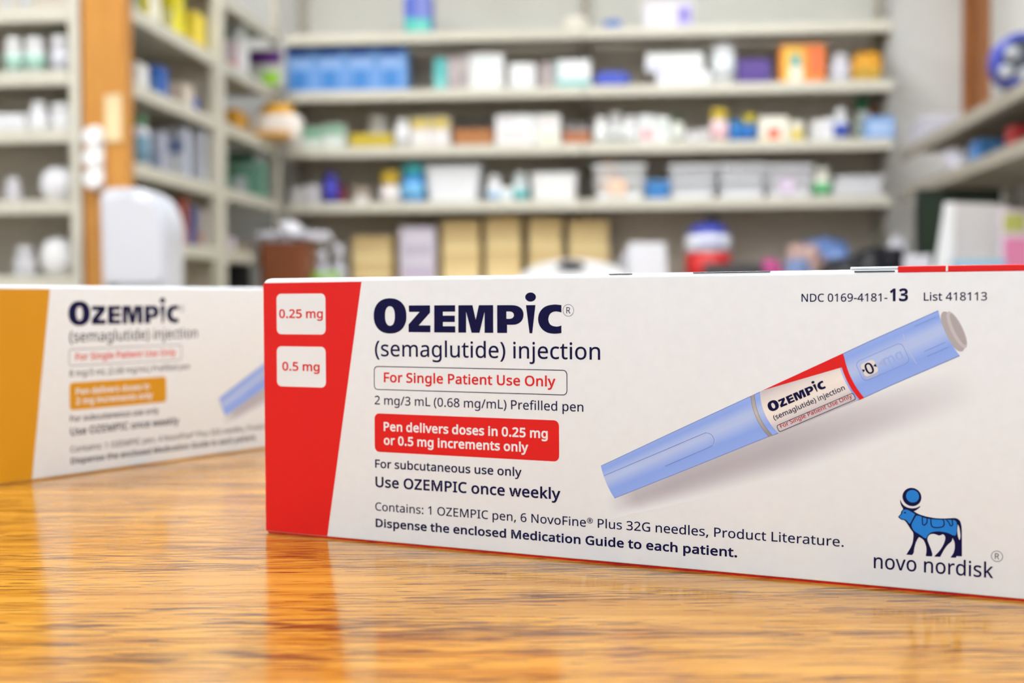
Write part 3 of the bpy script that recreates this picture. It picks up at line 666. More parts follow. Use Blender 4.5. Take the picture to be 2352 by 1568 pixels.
    # dose window reading 0
    shape('window_recess_print', [[pen_straight(*p) for p in rrect(61.0, 71.2, -2.2, 2.2, 1.0)], [pen_straight(*p) for p in rrect(61.1, 71.1, -2.1, 2.1, 0.95)]], mat((126, 152, 232), 0.42, var=0, spec=0.3), pic, 3)
    shape('window_shade_print', [[pen_straight(*p) for p in rrect(61.6, 64.6, -2.0, 0.9, 0.7)]], mat((176, 190, 236), 0.42, var=0, spec=0.3), pic, 3.5)
    shape('window_print', [[pen_straight(*p) for p in rrect(61.7, 64.75, -1.42, 1.35, 0.7)]], mat((228, 228, 230), 0.42, var=0, spec=0.3), pic, 4)
    lettering('0', 62.35, 64.0, -1.22, 2.3, 18, navy, pic, 5, pen_straight)
    shape('pointer_print', [[pen_straight(*p) for p in ((61.75, 0.35), (61.75, -0.4), (62.3, 0.0))], [pen_straight(*p) for p in ((64.7, 0.35), (64.7, -0.4), (64.1, 0.0))]], navy, pic, 5)
    lettering('mg', 66.3, 70.3, -1.0, 2.1, 18, mat((156, 184, 252), 0.42, var=0, spec=0.3), pic, 4, pen_straight)
    shape('pointer_print', [[pen_straight(*p) for p in ((66.2, 0.5), (66.2, -0.7), (65.1, -0.1))]], mat((172, 186, 240), 0.42, var=0, spec=0.3), pic, 4)

def carton_body(e, m, L, H, D):
    """folded carton: rounded top folds, its ends drooping a little"""
    rt, rb = 1.15, 0.3

    def prof(drop):
        pts = []
        top = H - drop
        for cy, cz, r, a0 in ((rt, top - rt, rt, 180), (D - rt, top - rt, rt, 90), (D - rb, 0.45 + rb, rb, 0), (rb, 0.45 + rb, rb, -90)):
            for k in range(7):
                a = R(a0 - 15 * k)
                pts.append((cy + r * math.cos(a), cz + r * math.sin(a)))
        return pts
    bm = bmesh.new()
    rings = []
    for u, d in ((0, 1.0), (0.12, 0.7), (0.4, 0.42), (0.9, 0.18), (1.8, 0.03), (3, 0), (L - 3, 0), (L - 0.9, 0.18), (L, 0.9)):
        rings.append([bm.verts.new((u * MM, y * MM, z * MM)) for y, z in prof(d)])
    n = len(rings[0])
    for a, b in zip(rings, rings[1:]):
        for k in range(n): bm.faces.new((a[k], a[(k + 1) % n], b[(k + 1) % n], b[k]))
    bm.faces.new(rings[0]); bm.faces.new(rings[-1][::-1])
    o = put('carton_body', mesh_of(bm), m, e)
    for p in o.data.polygons: p.use_smooth = len(p.vertices) == 4
    o.data.set_sharp_from_angle(angle=R(35))
    return o

def ink(c): return mat(c, 0.42, var=0, spec=0.3)

def medicine_carton(loc, rz, accent_c, name_label, strength, dose_lines, needles, doses, band=(18.83, 29.56), pen_shift=0.0):
    global PEN_A
    e = empty('medicine_carton', loc, rz)
    tag(e, name_label, 'carton', 'long medicine cartons on the counter')
    L, H, D = 189.0, 65.0, 40.0
    paper = mat(PAPER, 0.42, var=0.012, spec=0.3, scale=400)
    accent, navy, red, white = ink(accent_c), mat((8, 9, 66), 0.45, var=0, spec=0.15), ink((214, 26, 32)), ink(PAPER)
    carton_body(e, paper, L, H, D)
    box('bottom_panel', 0.4 * MM, (L - 0.4) * MM, 0.45 * MM, (D - 0.5) * MM, 0.0, 0.5 * MM, accent, e)['label'] = 'coloured bottom panel'
    shape('colour_band', [[(0.02, 0.62), (band[0], 0.62), (band[1], 63.88), (0.02, 63.85)]], accent, e, 1, label='slanted coloured band')
    for (u0, u1, v0, v1, txt, t0, t1, tv) in doses:
        p = shape('dose_square', [rrect(u0, u1, v0, v1, 1.35)], white, e, 2)
        lettering(txt, t0, t1, tv, 2.22, 27, red, p, 3)
    wordmark(navy, e, 2)
    reg_mark(84.74, 56.8, 1.37, navy, e, 2)
    lettering('(semaglutide) injection', 33.27, 92.46, 45.74, 3.75, 7, navy, e, 2)
    fr = shape('patient_frame', [rrect(32.92, 84.41, 37.55, 43.33, 1.05), rrect(33.1, 84.23, 37.73, 43.15, 0.9)], navy, e, 2, label='thin rounded frame')
    lettering('For Single Patient Use Only', 35.76, 81.5, 39.45, 2.38, 23, red, fr, 2)
    lettering(strength, 33.07, 88.34, 33.98, 2.1, 8, navy, e, 2)
    rb_ = shape('dose_panel', [rrect(33.0, dose_lines[2], 22.42, 31.8, 1.3)], accent, e, 2, label='coloured rounded panel with white lettering')
    for (txt, a, b, v) in dose_lines[:2]: lettering(txt, a, b, v, 2.22, 33, white, rb_, 3)
    lettering('For subcutaneous use only', 33.06, 72.82, 18.48, 2.05, 20, navy, e, 2)
    lettering('Use OZEMPIC once weekly', 33.1, 82.62, 13.75, 2.6, 25, navy, e, 2)
    lettering('Contains: 1 OZEMPIC pen, %s NovoFine® Plus 32G needles, Product Literature.' % needles, 32.99, 146.48, 8.0, 2.02, 8, navy, e, 2)
    lettering('Dispense the enclosed Medication Guide to each patient.', 33.07, 123.92, 3.95, 2.06, 29, navy, e, 2)
    PEN_A = Vector((94.195 + pen_shift, 18.437))
    pen_picture(e, PAPER, navy, accent)
    return e, navy, red, white, accent, paper

front, navy, red, white, accent, paper = medicine_carton(
    (-0.09365, 0.32532, TABLE_Z), R(-21.0), (222, 24, 26), 'white carton with a red band and a blue pen picture, nearest on the counter',
    '2 mg/3 mL (0.68 mg/mL) Prefilled pen',
    [('Pen delivers doses in 0.25 mg', 35.6, 79.5, 27.58), ('or 0.5 mg increments only', 35.6, 74.57, 24.22), 82.32], '6',
    [(4.1, 18.95, 50.9, 61.1, '0.25 mg', 4.87, 18.16, 54.97), (4.0, 18.87, 37.7, 47.85, '0.5 mg', 5.68, 17.03, 41.72)])
lettering('NDC 0169-4181-', 137.67, 155.1, 58.48, 1.66, 10, navy, front, 2)
lettering('13', 155.55, 159.15, 58.52, 2.56, 38, navy, front, 2)
lettering('List 418113', 162.2, 174.13, 58.59, 1.64, 10, navy, front, 2)
em = shape('emblem', [curve(BULL['outline']), curve(BULL['tailgap'])], navy, front, 2, label='blue bull emblem with a disc between its horns')
bull_blue = ink((24, 130, 226))
shape('emblem_head', [curve(BULL['head'])], bull_blue, em, 3)
shape('emblem_body', [curve(BULL['body'])], bull_blue, em, 3)
for k in ('hook1', 'saddle', 'hook2'): shape('emblem_marking', [stroke(curve(BULL[k], False), 0.2)], navy, em, 4)
shape('emblem_eye', [ell(158.72, 15.91, 0.21, 0.16)], navy, em, 4)
shape('emblem_disc', [ell(160.06, 19.16, 1.85, 1.85)], navy, em, 2)
shape('emblem_disc', [ell(160.19, 19.33, 1.27, 1.28)], bull_blue, em, 3)
lettering('novo nordisk', 152.59, 175.6, 4.12, 3.0, 8, navy, front, 2)
reg_mark(176.25, 8.5, 1.09, navy, front, 2)
# top flap with a raised lip, slits in the fold and the red strip
fl = box('top_flap', 0.1475, 0.1885, 0.0006, 0.030, 0.0650, 0.06555, paper, front, 0.00018)
fl['label'] = 'raised closing flap along the top edge'
bm = bmesh.new()
for a, b, z in ((94.5, 100.0, 64.86), (114.0, 131.0, 64.9)):
    box_bm(bm, a * MM, b * MM, 0.00015, 0.0009, (z - 0.06) * MM, (z + 0.05) * MM)
put('fold_slit', mesh_of(bm), ink((96, 94, 96)), front)
box('flap_slit', 0.1485, 0.1565, -0.00001, 0.0009, 0.06445, 0.06472, ink((52, 50, 52)), front)
st = box('red_strip', 0.1571, 0.1885, -0.00006, 0.0008, 0.06425, 0.06556, accent, front, 0.0002)
st['label'] = 'red strip along the top fold'
box('strip_nick', 0.1664, 0.1668, -0.0001, 0.0004, 0.0644, 0.0655, white, front)

back, *_ = medicine_carton(
    (-0.2069, 0.40066, TABLE_Z), R(63.0), (214, 154, 24), 'white carton with a mustard yellow band standing behind the red one',
    '8 mg/3 mL (2.68 mg/mL) Prefilled pen',
    [('Pen delivers doses in', 35.6, 68.5, 27.58), ('2 mg increments only', 35.6, 70.0, 24.22), 76.5], '4', [], (17.2, 25.6), 11.0)
# ------------------------------------------------------------------ shelving
CZ = CAM.z
M_SHELF = mat((206, 203, 188), 0.45, var=0.03, scale=5)
M_PANEL = mat((210, 201, 186), 0.6, var=0.04, scale=4)
M_PANEL_TOP = mat((206, 206, 198), 0.6, var=0.03, scale=4)
M_UPR = mat((186, 182, 168), 0.45, var=0.03)
BACK_Y = 4.995
BX0, BXM, BX1 = -1.345, -0.185, 0.965
ZB = {1: CZ + 1.035, 2: CZ + 0.816, 3: CZ + 0.600, 4: CZ + 0.386}

def shelf_mesh(w_, d, lip=0.040):
    """pan shelf: thin plate, deep rolled front lip, low back edge; origin at the top of its front left corner"""
    bm = bmesh.new()
    box_bm(bm, 0, w_, 0.0, d, -0.012, 0, 0.0015, 1)
    box_bm(bm, 0, w_, -0.004, 0.012, -lip, 0.001, 0.003, 2)
    return mesh_of(bm)

def bracket_mesh(d):
    bm = bmesh.new()
    p = [(0.02, -0.012), (d, -0.012), (d, -0.11), (d - 0.03, -0.11), (0.02, -0.035)]
    a = [bm.verts.new((0, y, z)) for y, z in p]; b = [bm.verts.new((0.004, y, z)) for y, z in p]
    bm.faces.new(a); bm.faces.new(b[::-1])
    for k in range(5): bm.faces.new((a[k], b[k], b[(k + 1) % 5], a[(k + 1) % 5]))
    return mesh_of(bm)

def upright(parent, x, y, z0, z1, wd=0.04, dp=0.03, m=None):
    """slotted steel upright"""
    bm = bmesh.new()
    box_bm(bm, x - wd / 2, x + wd / 2, y, y + dp, z0, z1, 0.002, 1)
    u = put('upright', mesh_of(bm), m or M_UPR, parent)
    bm = bmesh.new()
    z = z0 + 0.05
    while z < z1 - 0.03:
        box_bm(bm, x - 0.006, x + 0.006, y - 0.0006, y + 0.004, z, z + 0.025)
        z += 0.05
    s = put('slot_row', mesh_of(bm), mat((70, 66, 60), 0.6), u)
    s['kind'] = 'stuff'
    return u

bs = empty('wall_shelving', (0, 0, 0))
tag(bs, 'long grey steel wall shelving with four stocked shelves across the back wall', 'shelving')
for a, b in ((BX0, BXM), (BXM, BX1)):
    box('back_panel', a + 0.003, b - 0.003, 5.305, 5.325, 0.0, ZB[1] - 0.01, M_PANEL, bs)
    box('back_panel', a + 0.003, b - 0.003, 5.305, 5.325, ZB[1] - 0.008, 2.55, M_PANEL_TOP, bs)
for x in (BX0, BXM, BX1): upright(bs, x, 5.28, 0.0, 2.5)
br = bracket_mesh(0.285)
for a, b in ((BX0, BXM), (BXM, BX1)):
    sm_ = shelf_mesh(b - a - 0.004, 0.285)
    for k in (1, 2, 3, 4):
        s = put('shelf', sm_, M_SHELF, bs); s.location = (a + 0.002, BACK_Y, ZB[k])
        for dx in (0.0, b - a - 0.008):
            r_ = put('bracket', br, M_UPR, s); r_.location = (dx, 0, 0)

# shelving that runs towards the camera at the side, with front posts
WX = -1.365
ZW = {0: CZ + 1.035, 1: CZ + 0.813, 2: CZ + 0.607, 3: CZ + 0.388, 4: CZ + 0.180, 5: CZ - 0.06}
ws = empty('side_shelving', (0, 0, 0))
tag(ws, 'cream post shelving running from the wooden post to the back corner', 'shelving')
WY0, WYM, WY1 = 3.40, 4.215, 4.99
for a, b in ((WY0, WYM), (WYM, WY1)):
    box('back_panel', WX - 0.36, WX - 0.345, a + 0.003, b - 0.003, 0.1, 2.55, M_PANEL, ws)
    sm_ = shelf_mesh(b - a - 0.004, 0.34)
    for k in ZW:
        s = put('shelf', sm_, M_SHELF, ws)
        s.location = (WX, a + 0.002, ZW[k]); s.rotation_euler = (0, 0, R(90))
box('front_post', WX - 0.02, WX + 0.022, WYM - 0.03, WYM + 0.03, 0.0, 2.6, M_SHELF, ws, 0.004)
box('front_post', WX - 0.02, WX + 0.01, WY1 - 0.05, WY1 - 0.01, 0.0, 2.6, M_UPR, ws, 0.004)
box('side_panel', WX - 0.34, WX - 0.02, WYM - 0.004, WYM + 0.004, 0.1, 2.5, M_PANEL, ws)

# end unit facing the camera, at the picture's edge
UY = 3.10
ux1 = at(188, 300, Y=UY).x
us = empty('end_shelving', (0, 0, 0))
tag(us, 'cream end shelving with white bottles beside the wooden post', 'shelving')
ZU = {}
sm_ = shelf_mesh(1.0, 0.28, 0.034)
for k, y in enumerate((19, 165, 296, 460, 634)):
    ZU[k] = at(90, y, Y=UY).z
    s = put('shelf', sm_, M_SHELF, us); s.location = (ux1 - 1.028, UY, ZU[k])
for zz in (0.42, 0.12):
    s = put('shelf', sm_, M_SHELF, us); s.location = (ux1 - 1.028, UY, zz)
box('side_post', ux1 - 0.026, ux1, UY - 0.012, UY + 0.29, 0, 2.45, M_SHELF, us, 0.003)
box('side_post', ux1 - 1.056, ux1 - 1.03, UY - 0.012, UY + 0.29, 0, 2.45, M_SHELF, us, 0.003)
box('back_panel', ux1 - 1.04, ux1 - 0.04, UY + 0.285, UY + 0.297, 0.1, 2.45, M_PANEL, us)

# wooden post between the two
M_POST = wood_mat('post_oak', (158, 102, 46), (190, 130, 58), (202, 144, 70), 2, 0.4, pore=0.9, sc=0.5)
POST_Y = 3.09
px0, px1 = at(192, 300, Y=POST_Y).x, at(290, 300, Y=POST_Y).x
wp = empty('wooden_post', ((px0 + px1) / 2, POST_Y, 0))
tag(wp, 'tall golden oak post between the end shelving and the side shelving', 'post')
hw_ = (px1 - px0) / 2
box('post_board', -hw_, hw_, 0, 0.05, 0, ROOM_Z1, M_POST, wp, 0.003)
box('post_edge', -hw_ - 0.004, -hw_, 0.004, 0.046, 0, ROOM_Z1, mat((176, 112, 56), 0.5), wp)

# shelves on the other side wall
RX = 0.985
ZR = {1: CZ + 0.548, 2: CZ + 0.402}
rs = empty('bracket_shelving', (0, 0, 0))
tag(rs, 'two grey bracket shelves on the wall beside the corner trim', 'shelving')
sm_ = shelf_mesh(2.4, 0.36)
for k in ZR:
    s = put('shelf', sm_, mat((158, 152, 138), 0.5) if k == 1 else M_UPR, rs)  # upper shelf coloured darker to stand for the shade beneath it
    s.location = (RX, 4.93, ZR[k]); s.rotation_euler = (0, 0, R(-90))
for y in (4.86, 3.95, 2.85):
    box('wall_rail', 1.345, 1.368, y - 0.012, y + 0.012, CZ - 0.05, CZ + 0.62, M_UPR, rs)

# work counter under the back shelving, and along the side wall
kc = empty('back_counter', (0, 0, 0))
tag(kc, 'pale work counter below the long back shelving', 'counter')
box('counter_top', BX0 - 0.0, ROOM_X1 - 0.003, 4.55, 5.275, TABLE_Z - 0.03, TABLE_Z, mat((214, 206, 190), 0.35), kc, 0.002)
box('counter_top', 0.80, ROOM_X1 - 0.003, 2.6, 4.548, TABLE_Z - 0.03, TABLE_Z, mat((214, 206, 190), 0.35), kc, 0.002)
for k in range(4):
    a = BX0 + 0.02 + k * 0.56
    c_ = box('cabinet_door', a, a + 0.545, 4.60, 4.62, 0.1, TABLE_Z - 0.04, mat((196, 188, 172), 0.5), kc, 0.003)
    box('handle', a + 0.47, a + 0.485, 4.575, 4.60, 0.62, 0.74, mat((150, 150, 150), 0.3, 0.8), c_, 0.003)
box('base_body', BX0 + 0.01, ROOM_X1 - 0.01, 4.625, 5.27, 0, TABLE_Z - 0.031, mat((176, 168, 152), 0.5), kc)
box('base_body', 0.83, ROOM_X1 - 0.01, 2.63, 4.54, 0, TABLE_Z - 0.031, mat((176, 168, 152), 0.5), kc)

# ------------------------------------------------------------------ stock: builders. Each thing stands at its Empty, its front facing -y
RND = random.Random(7)

def carton(e, w_, h, d, c, prints=()):
    """folding box: body, lid seam and printed patches (x0, z0, x1, z1 as fractions of the front, colour)"""
    bm = bmesh.new()
    box_bm(bm, -w_ / 2, w_ / 2, 0, d, 0, h, min(0.0025, w_ * 0.04), 1)
    put('carton_body', mesh_of(bm), mat(c, 0.45), e)
    bm = bmesh.new()
    box_bm(bm, -w_ / 2 + 0.003, w_ / 2 - 0.003, 0.003, d * 0.85, h, h + 0.0008)
    put('lid_flap', mesh_of(bm), mat(mixc(c, (250, 250, 250), 0.25), 0.5), e)
    lay = 0.0003
    for x0, z0, x1, z1, pc in prints:
        x0 = max(x0, 0.03); x1 = min(x1, 0.97); z0 = max(z0, 0.03); z1 = min(z1, 0.97)
        lay += 0.0004
        box('printed_panel', -w_ / 2 + x0 * w_, -w_ / 2 + x1 * w_, -lay, 0.0005, z0 * h, z1 * h, mat(pc, 0.45), e)

def bottle(e, w_, h, d, c, cap=(240, 240, 240), label=None, capf=0.2, neck=0.62, shoulder=0.12, capw=None):
    r = w_ / 2
    hb = h * (1 - capf)
    rn = r * neck
    sh_ = hb - shoulder * h
    prof = [(0, 0), (r * 0.9, 0), (r, r * 0.08), (r, sh_ * 0.5), (r, sh_), (r * 0.93, sh_ + shoulder * h * 0.4), (rn * 1.1, hb - 0.001), (rn, hb), (0, hb)]
    sy = min(1.0, d / w_) if d else 1.0
    lathe('bottle_body', prof, mat(c, 0.35), e, 24, 1, sy, (0, r * sy, 0))
    rc = capw * r if capw else rn * 1.18
    lathe('cap', [(0, hb - 0.002), (rc, hb - 0.002), (rc, h * 0.985), (rc * 0.9, h), (0, h)], mat(cap, 0.4), e, 24, 1, sy, (0, r * sy, 0))
    if label:
        lathe('label', [(r * 1.012, sh_ * 0.16), (r * 1.012, sh_ * 0.9)], mat(label, 0.5), e, 24, 1, sy, (0, r * sy, 0))

def tub(e, w_, h, d, c, lid=None, taper=0.82, hollow=True):
    """tapered open tub, or closed with a lid"""
    bm = bmesh.new()

    def ring(sx, z, inset=0.0):
        a, b = w_ / 2 * sx - inset, d / 2 * (0.5 + sx / 2) - inset
        r_ = min(a, b) * 0.25
        out = []
        for cx, cy, a0 in ((a - r_, b - r_, 0), (-a + r_, b - r_, 90), (-a + r_, -b + r_, 180), (a - r_, -b + r_, 270)):
            for k in range(4):
                t = R(a0 + 30 * k)
                out.append(bm.verts.new((cx + r_ * math.cos(t), d / 2 + cy + r_ * math.sin(t), z)))
        return out
    t = 0.004
    rr = [ring(taper, 0), ring(1, h * 0.93), ring(1.05, h * 0.93), ring(1.05, h)]
    if hollow and not lid: rr += [ring(1, h, t), ring(taper, t * 2, t)]
    for a, b in zip(rr, rr[1:]):
        n = len(a)
        for k in range(n): bm.faces.new((a[k], a[(k + 1) % n], b[(k + 1) % n], b[k]))
    bm.faces.new(rr[0][::-1]); bm.faces.new(rr[-1])
    put('tub_body', mesh_of(bm), mat(c, 0.4), e)
    if lid:
        box('lid', -w_ * 0.54, w_ * 0.54, -d * 0.04, d * 1.04, h, h + 0.008, mat(lid, 0.4), e, 0.003)

def basket(e, w_, h, d, c, flare=1.12, tag_c=None):
    """open plastic basket: floor, rim and slatted sides that flare upwards"""
    bm = bmesh.new()

    def P(x, y, z):
        k = 1 + (flare - 1) * z / h
        return (x * k, d / 2 + (y - d / 2) * k, z)

    def bar(x0, x1, y0, y1, z0, z1):
        vs = [bm.verts.new(P(x, y, z)) for x in (x0, x1) for y in (y0, y1) for z in (z0, z1)]
        for f in ((0, 1, 3, 2), (4, 6, 7, 5), (0, 4, 5, 1), (2, 3, 7, 6), (0, 2, 6, 4), (1, 5, 7, 3)):
            bm.faces.new([vs[i] for i in f])
    W = w_ / 2 / flare
    dd = 0.0
    t = 0.004
    bar(-W, W, 0, d, 0, 0.006)
    for z0, z1 in ((0.0, h * 0.24), (h * 0.52, h * 0.6), (h * 0.86, h)):
        bar(-W, W, 0, t, z0, z1); bar(-W, W, d - t, d, z0, z1)
        bar(-W, -W + t, 0, d, z0, z1); bar(W - t, W, 0, d, z0, z1)
    n = max(5, int(w_ / 0.022))
    for k in range(n + 1):
        x = -W + 2 * W * k / n
        bar(max(-W, x - 0.005), min(W, x + 0.005), 0.0005, t - 0.0005, 0, h * 0.95)
        bar(max(-W, x - 0.005), min(W, x + 0.005), d - t + 0.0005, d - 0.0005, 0, h * 0.95)
    m_ = max(4, int(d / 0.025))
    for k in range(m_ + 1):
        y = d * k / m_
        bar(-W + 0.0005, -W + t - 0.0005, max(0, y - 0.005), min(d, y + 0.005), 0, h * 0.95)
        bar(W - t + 0.0005, W - 0.0005, max(0, y - 0.005), min(d, y + 0.005), 0, h * 0.95)
    put('basket_body', mesh_of(bm), mat(c, 0.4), e)
    box('rim', -W * flare - 0.004, W * flare + 0.004, -d * (flare - 1) / 2 - 0.006, -d * (flare - 1) / 2 + 0.001, h - 0.012, h, mat(mixc(c, (255, 255, 255), 0.3), 0.4), e, 0.002)
    if tag_c: box('card', -W * 0.5, W * 0.3, -0.006, -0.004, h * 0.15, h * 0.6, mat(tag_c, 0.5), e)

def bag(e, w_, h, d, c, prints=(), lump=0.16, seed=0, sharp=3.0):
    """soft filled bag or crumpled wrap"""
    bm = bmesh.new()
    bmesh.ops.create_cube(bm, size=2)
    bmesh.ops.subdivide_edges(bm, edges=bm.edges, cuts=7, use_grid_fill=True)
    for v in bm.verts:
        p = v.co.copy()
        n = (abs(p.x) ** sharp + abs(p.y) ** sharp + abs(p.z) ** sharp) ** (1 / sharp)
        p /= n
        q = noise.noise(Vector((p.x * 1.6 + seed * 7.1, p.y * 1.6, p.z * 1.6 + seed)))
        q2 = noise.noise(Vector((p.x * 4 + seed * 3.3, p.y * 4, p.z * 4)))
        p *= 1 + lump * q + lump * 0.5 * q2
        v.co = Vector((p.x * w_ / 2, d / 2 + p.y * d / 2, max(0.0, (p.z + 1) / 2 * h)))
    zs = [v.co.z for v in bm.verts]; top = max(zs); lo = min(zs)
    for v in bm.verts: v.co.z = (v.co.z - lo) * h / (top - lo)
    put('bag_body', mesh_of(bm, 'bag', True), mat(c, 0.4), e)
    for x0, z0, x1, z1, pc in prints:
        bm = bmesh.new()
        n = 6
        g = [[bm.verts.new((-w_ / 2 + (x0 + (x1 - x0) * i / n) * w_, -0.006 + d * 0.12 * abs((x0 + (x1 - x0) * i / n) - 0.5), (z0 + (z1 - z0) * j / n) * h)) for j in range(n + 1)] for i in range(n + 1)]
        for i in range(n):
            for j in range(n): bm.faces.new((g[i][j], g[i + 1][j], g[i + 1][j + 1], g[i][j + 1]))
        bmesh.ops.solidify(bm, geom=bm.faces[:], thickness=0.002)
        put('printed_panel', mesh_of(bm, 'p', True), mat(pc, 0.45), e)

def sheets(e, w_, h, d, c, n=5, tilt=0.0):
    """a pile of papers or folded leaflets, a little askew"""
    for k in range(n):
        dx = RND.uniform(-0.05, 0.05) * w_
        s_ = 1 - 0.12 * RND.random()
        cc = mixc(c, (205, 205, 212), RND.random() * 0.5)
        o_ = box('leaflet', dx - w_ / 2 * s_, dx + w_ / 2 * s_, 0.01 * RND.random(), d, h * k / n, h * (k + 0.86) / n, mat(tuple(round(x) for x in cc), 0.6), e, 0.001)

def filebox(e, w_, h, d, c, n=6):
    """stack of kraft sleeves that reads as a tall ribbed block"""
    for k in range(n):
        s_ = 1 - 0.03 * ((k * 37) % 5) / 5
        dx = (((k * 53) % 7) / 7 - 0.5) * 0.02 * w_
        box('sleeve', dx - w_ / 2 * s_, dx + w_ / 2 * s_, 0, d, h * k / n + 0.0006, h * (k + 1) / n - 0.0025, mat(mixc(c, (205, 170, 112), (k % 3) * 0.2), 0.6), e, 0.002, 1)

BUILD = {'carton': carton, 'bottle': bottle, 'tub': tub, 'basket': basket, 'bag': bag, 'sheets': sheets, 'filebox': filebox}
CATS = {'carton': 'box', 'bottle': 'bottle', 'tub': 'tub', 'basket': 'basket', 'bag': 'bag', 'sheets': 'papers', 'filebox': 'box'}
SHELFS = {}
for k in ZB: SHELFS['B%d' % k] = (BACK_Y + 0.05, ZB[k], 'stock on the back shelving, shelf %s from the top' % ('one', 'two', 'three', 'four')[k - 1])
for k in ZU: SHELFS['U%d' % k] = (UY + 0.02, ZU[k], 'stock on the end shelving')
SHELFS['K'] = (4.95, TABLE_Z, 'things on the back counter')

def item(kind, where, x0, x1, ytop, label, *args, name=None, cat=None, d=None, Y=None, Zb=None, dz=0.0, group=None, over=False, rz=0.0, **kw):
    """one thing: x0..x1 and ytop say how wide it is and how high it reaches as measured on the photograph, at its own depth"""
    if where in SHELFS:
        y_, z_, g_ = SHELFS[where]
    elif where[0] == 'W':               # side shelving: its front edge runs towards the camera
        z_, g_ = ZW[int(where[1])] , 'stock on the side shelving'
        y_ = at(x1, ytop, X=WX - 0.03).y
    elif where[0] == 'R':
        z_, g_ = ZR[int(where[1])], 'things on the bracket shelves'
        y_ = at(x0, ytop, X=RX + 0.03).y
    if where[0] == 'W' and Y is None:   # keep clear of the partition and of the corner
        y_ = min(y_, (WYM if x1 < 500 else WY1) - 0.045 - (d or 0.1))
    if Y is not None: y_ = Y
    if Zb is not None: z_ = Zb
    z_ += dz + 0.0004
    a, b = at(x0, ytop, Y=y_), at(x1, ytop, Y=y_)
    top = at((x0 + x1) / 2, ytop, Y=y_).z
    w_, h = b.x - a.x, top - z_
    if over: z_ += 0.0012
    if where[0] == 'W' and not over: a.x -= max(0, b.x - (WX - 0.018)); b.x = a.x + w_
    if where[0] == 'R': a.x += max(0, RX + 0.018 - a.x); b.x = a.x + w_
    dd = d if d else min(max(w_ * 0.7, 0.03), 0.14)
    e = empty(name or {'carton': 'medicine_box', 'bottle': 'bottle', 'tub': 'plastic_tub', 'basket': 'plastic_basket', 'bag': 'soft_bag', 'sheets': 'leaflet_pile', 'filebox': 'kraft_box_stack'}[kind], ((a.x + b.x) / 2, y_, z_), rz)
    tag(e, label, cat or CATS[kind], group or g_)
    BUILD[kind](e, w_, h, dd, *args, **kw)
    e['h'] = h
    return e
# ------------------------------------------------------------------ stock: what stands where
WHT, OFF, GRY = (238, 239, 240), (226, 224, 216), (176, 172, 172)
# back shelving, top shelf
item('carton', 'B1', 928, 990, -12, 'tall blue and teal box alone on the top back shelf', (72, 96, 196), [(0, 0, 1, .42, (64, 190, 178)), (.4, .4, 1, 1, (120, 132, 206)), (.35, .12, .85, .3, (120, 214, 196))], d=.08)
item('bag', 'B1', 1292, 1352, 32, 'crumpled cream bag on the top back shelf near the middle upright', (226, 222, 208), seed=3)
item('bag', 'B1', 1384, 1428, 42, 'small blue pouch on the top back shelf', (82, 118, 188), seed=5, lump=.1)
item('carton', 'B1', 1478, 1592, 4, 'white box with a round purple picture on the top back shelf', (226, 222, 232), [(.66, .1, .97, .85, (178, 170, 222)), (.74, .3, .92, .7, (128, 116, 196))], d=.1)
# second shelf
for k, lab in enumerate(('first blue glove box at the side shelving end of the second back shelf', 'second blue glove box in the row of four on the second back shelf', 'third blue glove box in the row of four on the second back shelf', 'last blue glove box of the row, beside the empty shelf gap')):
    x = 655 + 70 * k
    item('carton', 'B2', x, x + 69, 111 - k, lab, (112, 160, 222), [(.08, .82, .8, .97, (52, 96, 190)), (.2, .1, .72, .5, (64, 132, 204)), (.12, .55, .86, .76, (140, 178, 230))], d=.13, name='glove_box', group='blue glove boxes on the second back shelf')
item('carton', 'B2', 996, 1026, 134, 'narrow teal box on the second back shelf', (92, 186, 186), [(.1, .1, .9, .4, (130, 210, 206))])
item('carton', 'B2', 1028, 1050, 131, 'slim grey pink box beside the narrow teal box', (178, 164, 166), [(.2, .3, .8, .8, (198, 188, 190))])
item('carton', 'B2', 1051, 1075, 129, 'slim grey box between the pink one and the tall white box', (186, 178, 176), [(.2, .2, .8, .5, (160, 150, 152))])
item('carton', 'B2', 1078, 1156, 124, 'tall plain white box on the second back shelf', WHT, [(.12, .62, .86, .84, (222, 236, 234))], d=.09)
item('carton', 'B2', 1170, 1229, 146, 'smaller white box beside the tall plain white box', WHT, [(.2, .1, .8, .4, (226, 236, 236))])
item('carton', 'B2', 1238, 1272, 144, 'slim taupe box before the white and teal box', (164, 152, 152), [(.15, .2, .85, .7, (180, 170, 170))])
item('carton', 'B2', 1275, 1356, 138, 'white box with a teal lower band on the second back shelf', WHT, [(0, 0, 1, .3, (112, 190, 190)), (0, .3, .1, 1, (96, 178, 180))], d=.09)
item('bag', 'B2', 1364, 1446, 161, 'low royal blue pouch on the second back shelf', (66, 88, 196), seed=9, lump=.1)
_lo = item('carton', 'B2', 1508, 1632, 164, 'lower white flat box of the stack of two', WHT, [(.02, .5, .5, .9, (206, 204, 236))], d=.12)
item('carton', 'B2', 1484, 1616, 122, 'upper white flat box of the stack of two', WHT, [(.04, .12, .9, .45, (208, 210, 238))], d=.11, dz=_lo['h'] + .0015)
item('bottle', 'B2', 1634, 1691, 96, 'tall white bottle between the white flat boxes and the purple box', (236, 238, 240), (240, 242, 244), (224, 230, 232), capf=.12, neck=.8, shoulder=.05)
item('carton', 'B2', 1694, 1771, 136, 'deep purple box on the second back shelf', (84, 62, 140), [(.1, .5, .9, .85, (96, 70, 150))], d=.08)
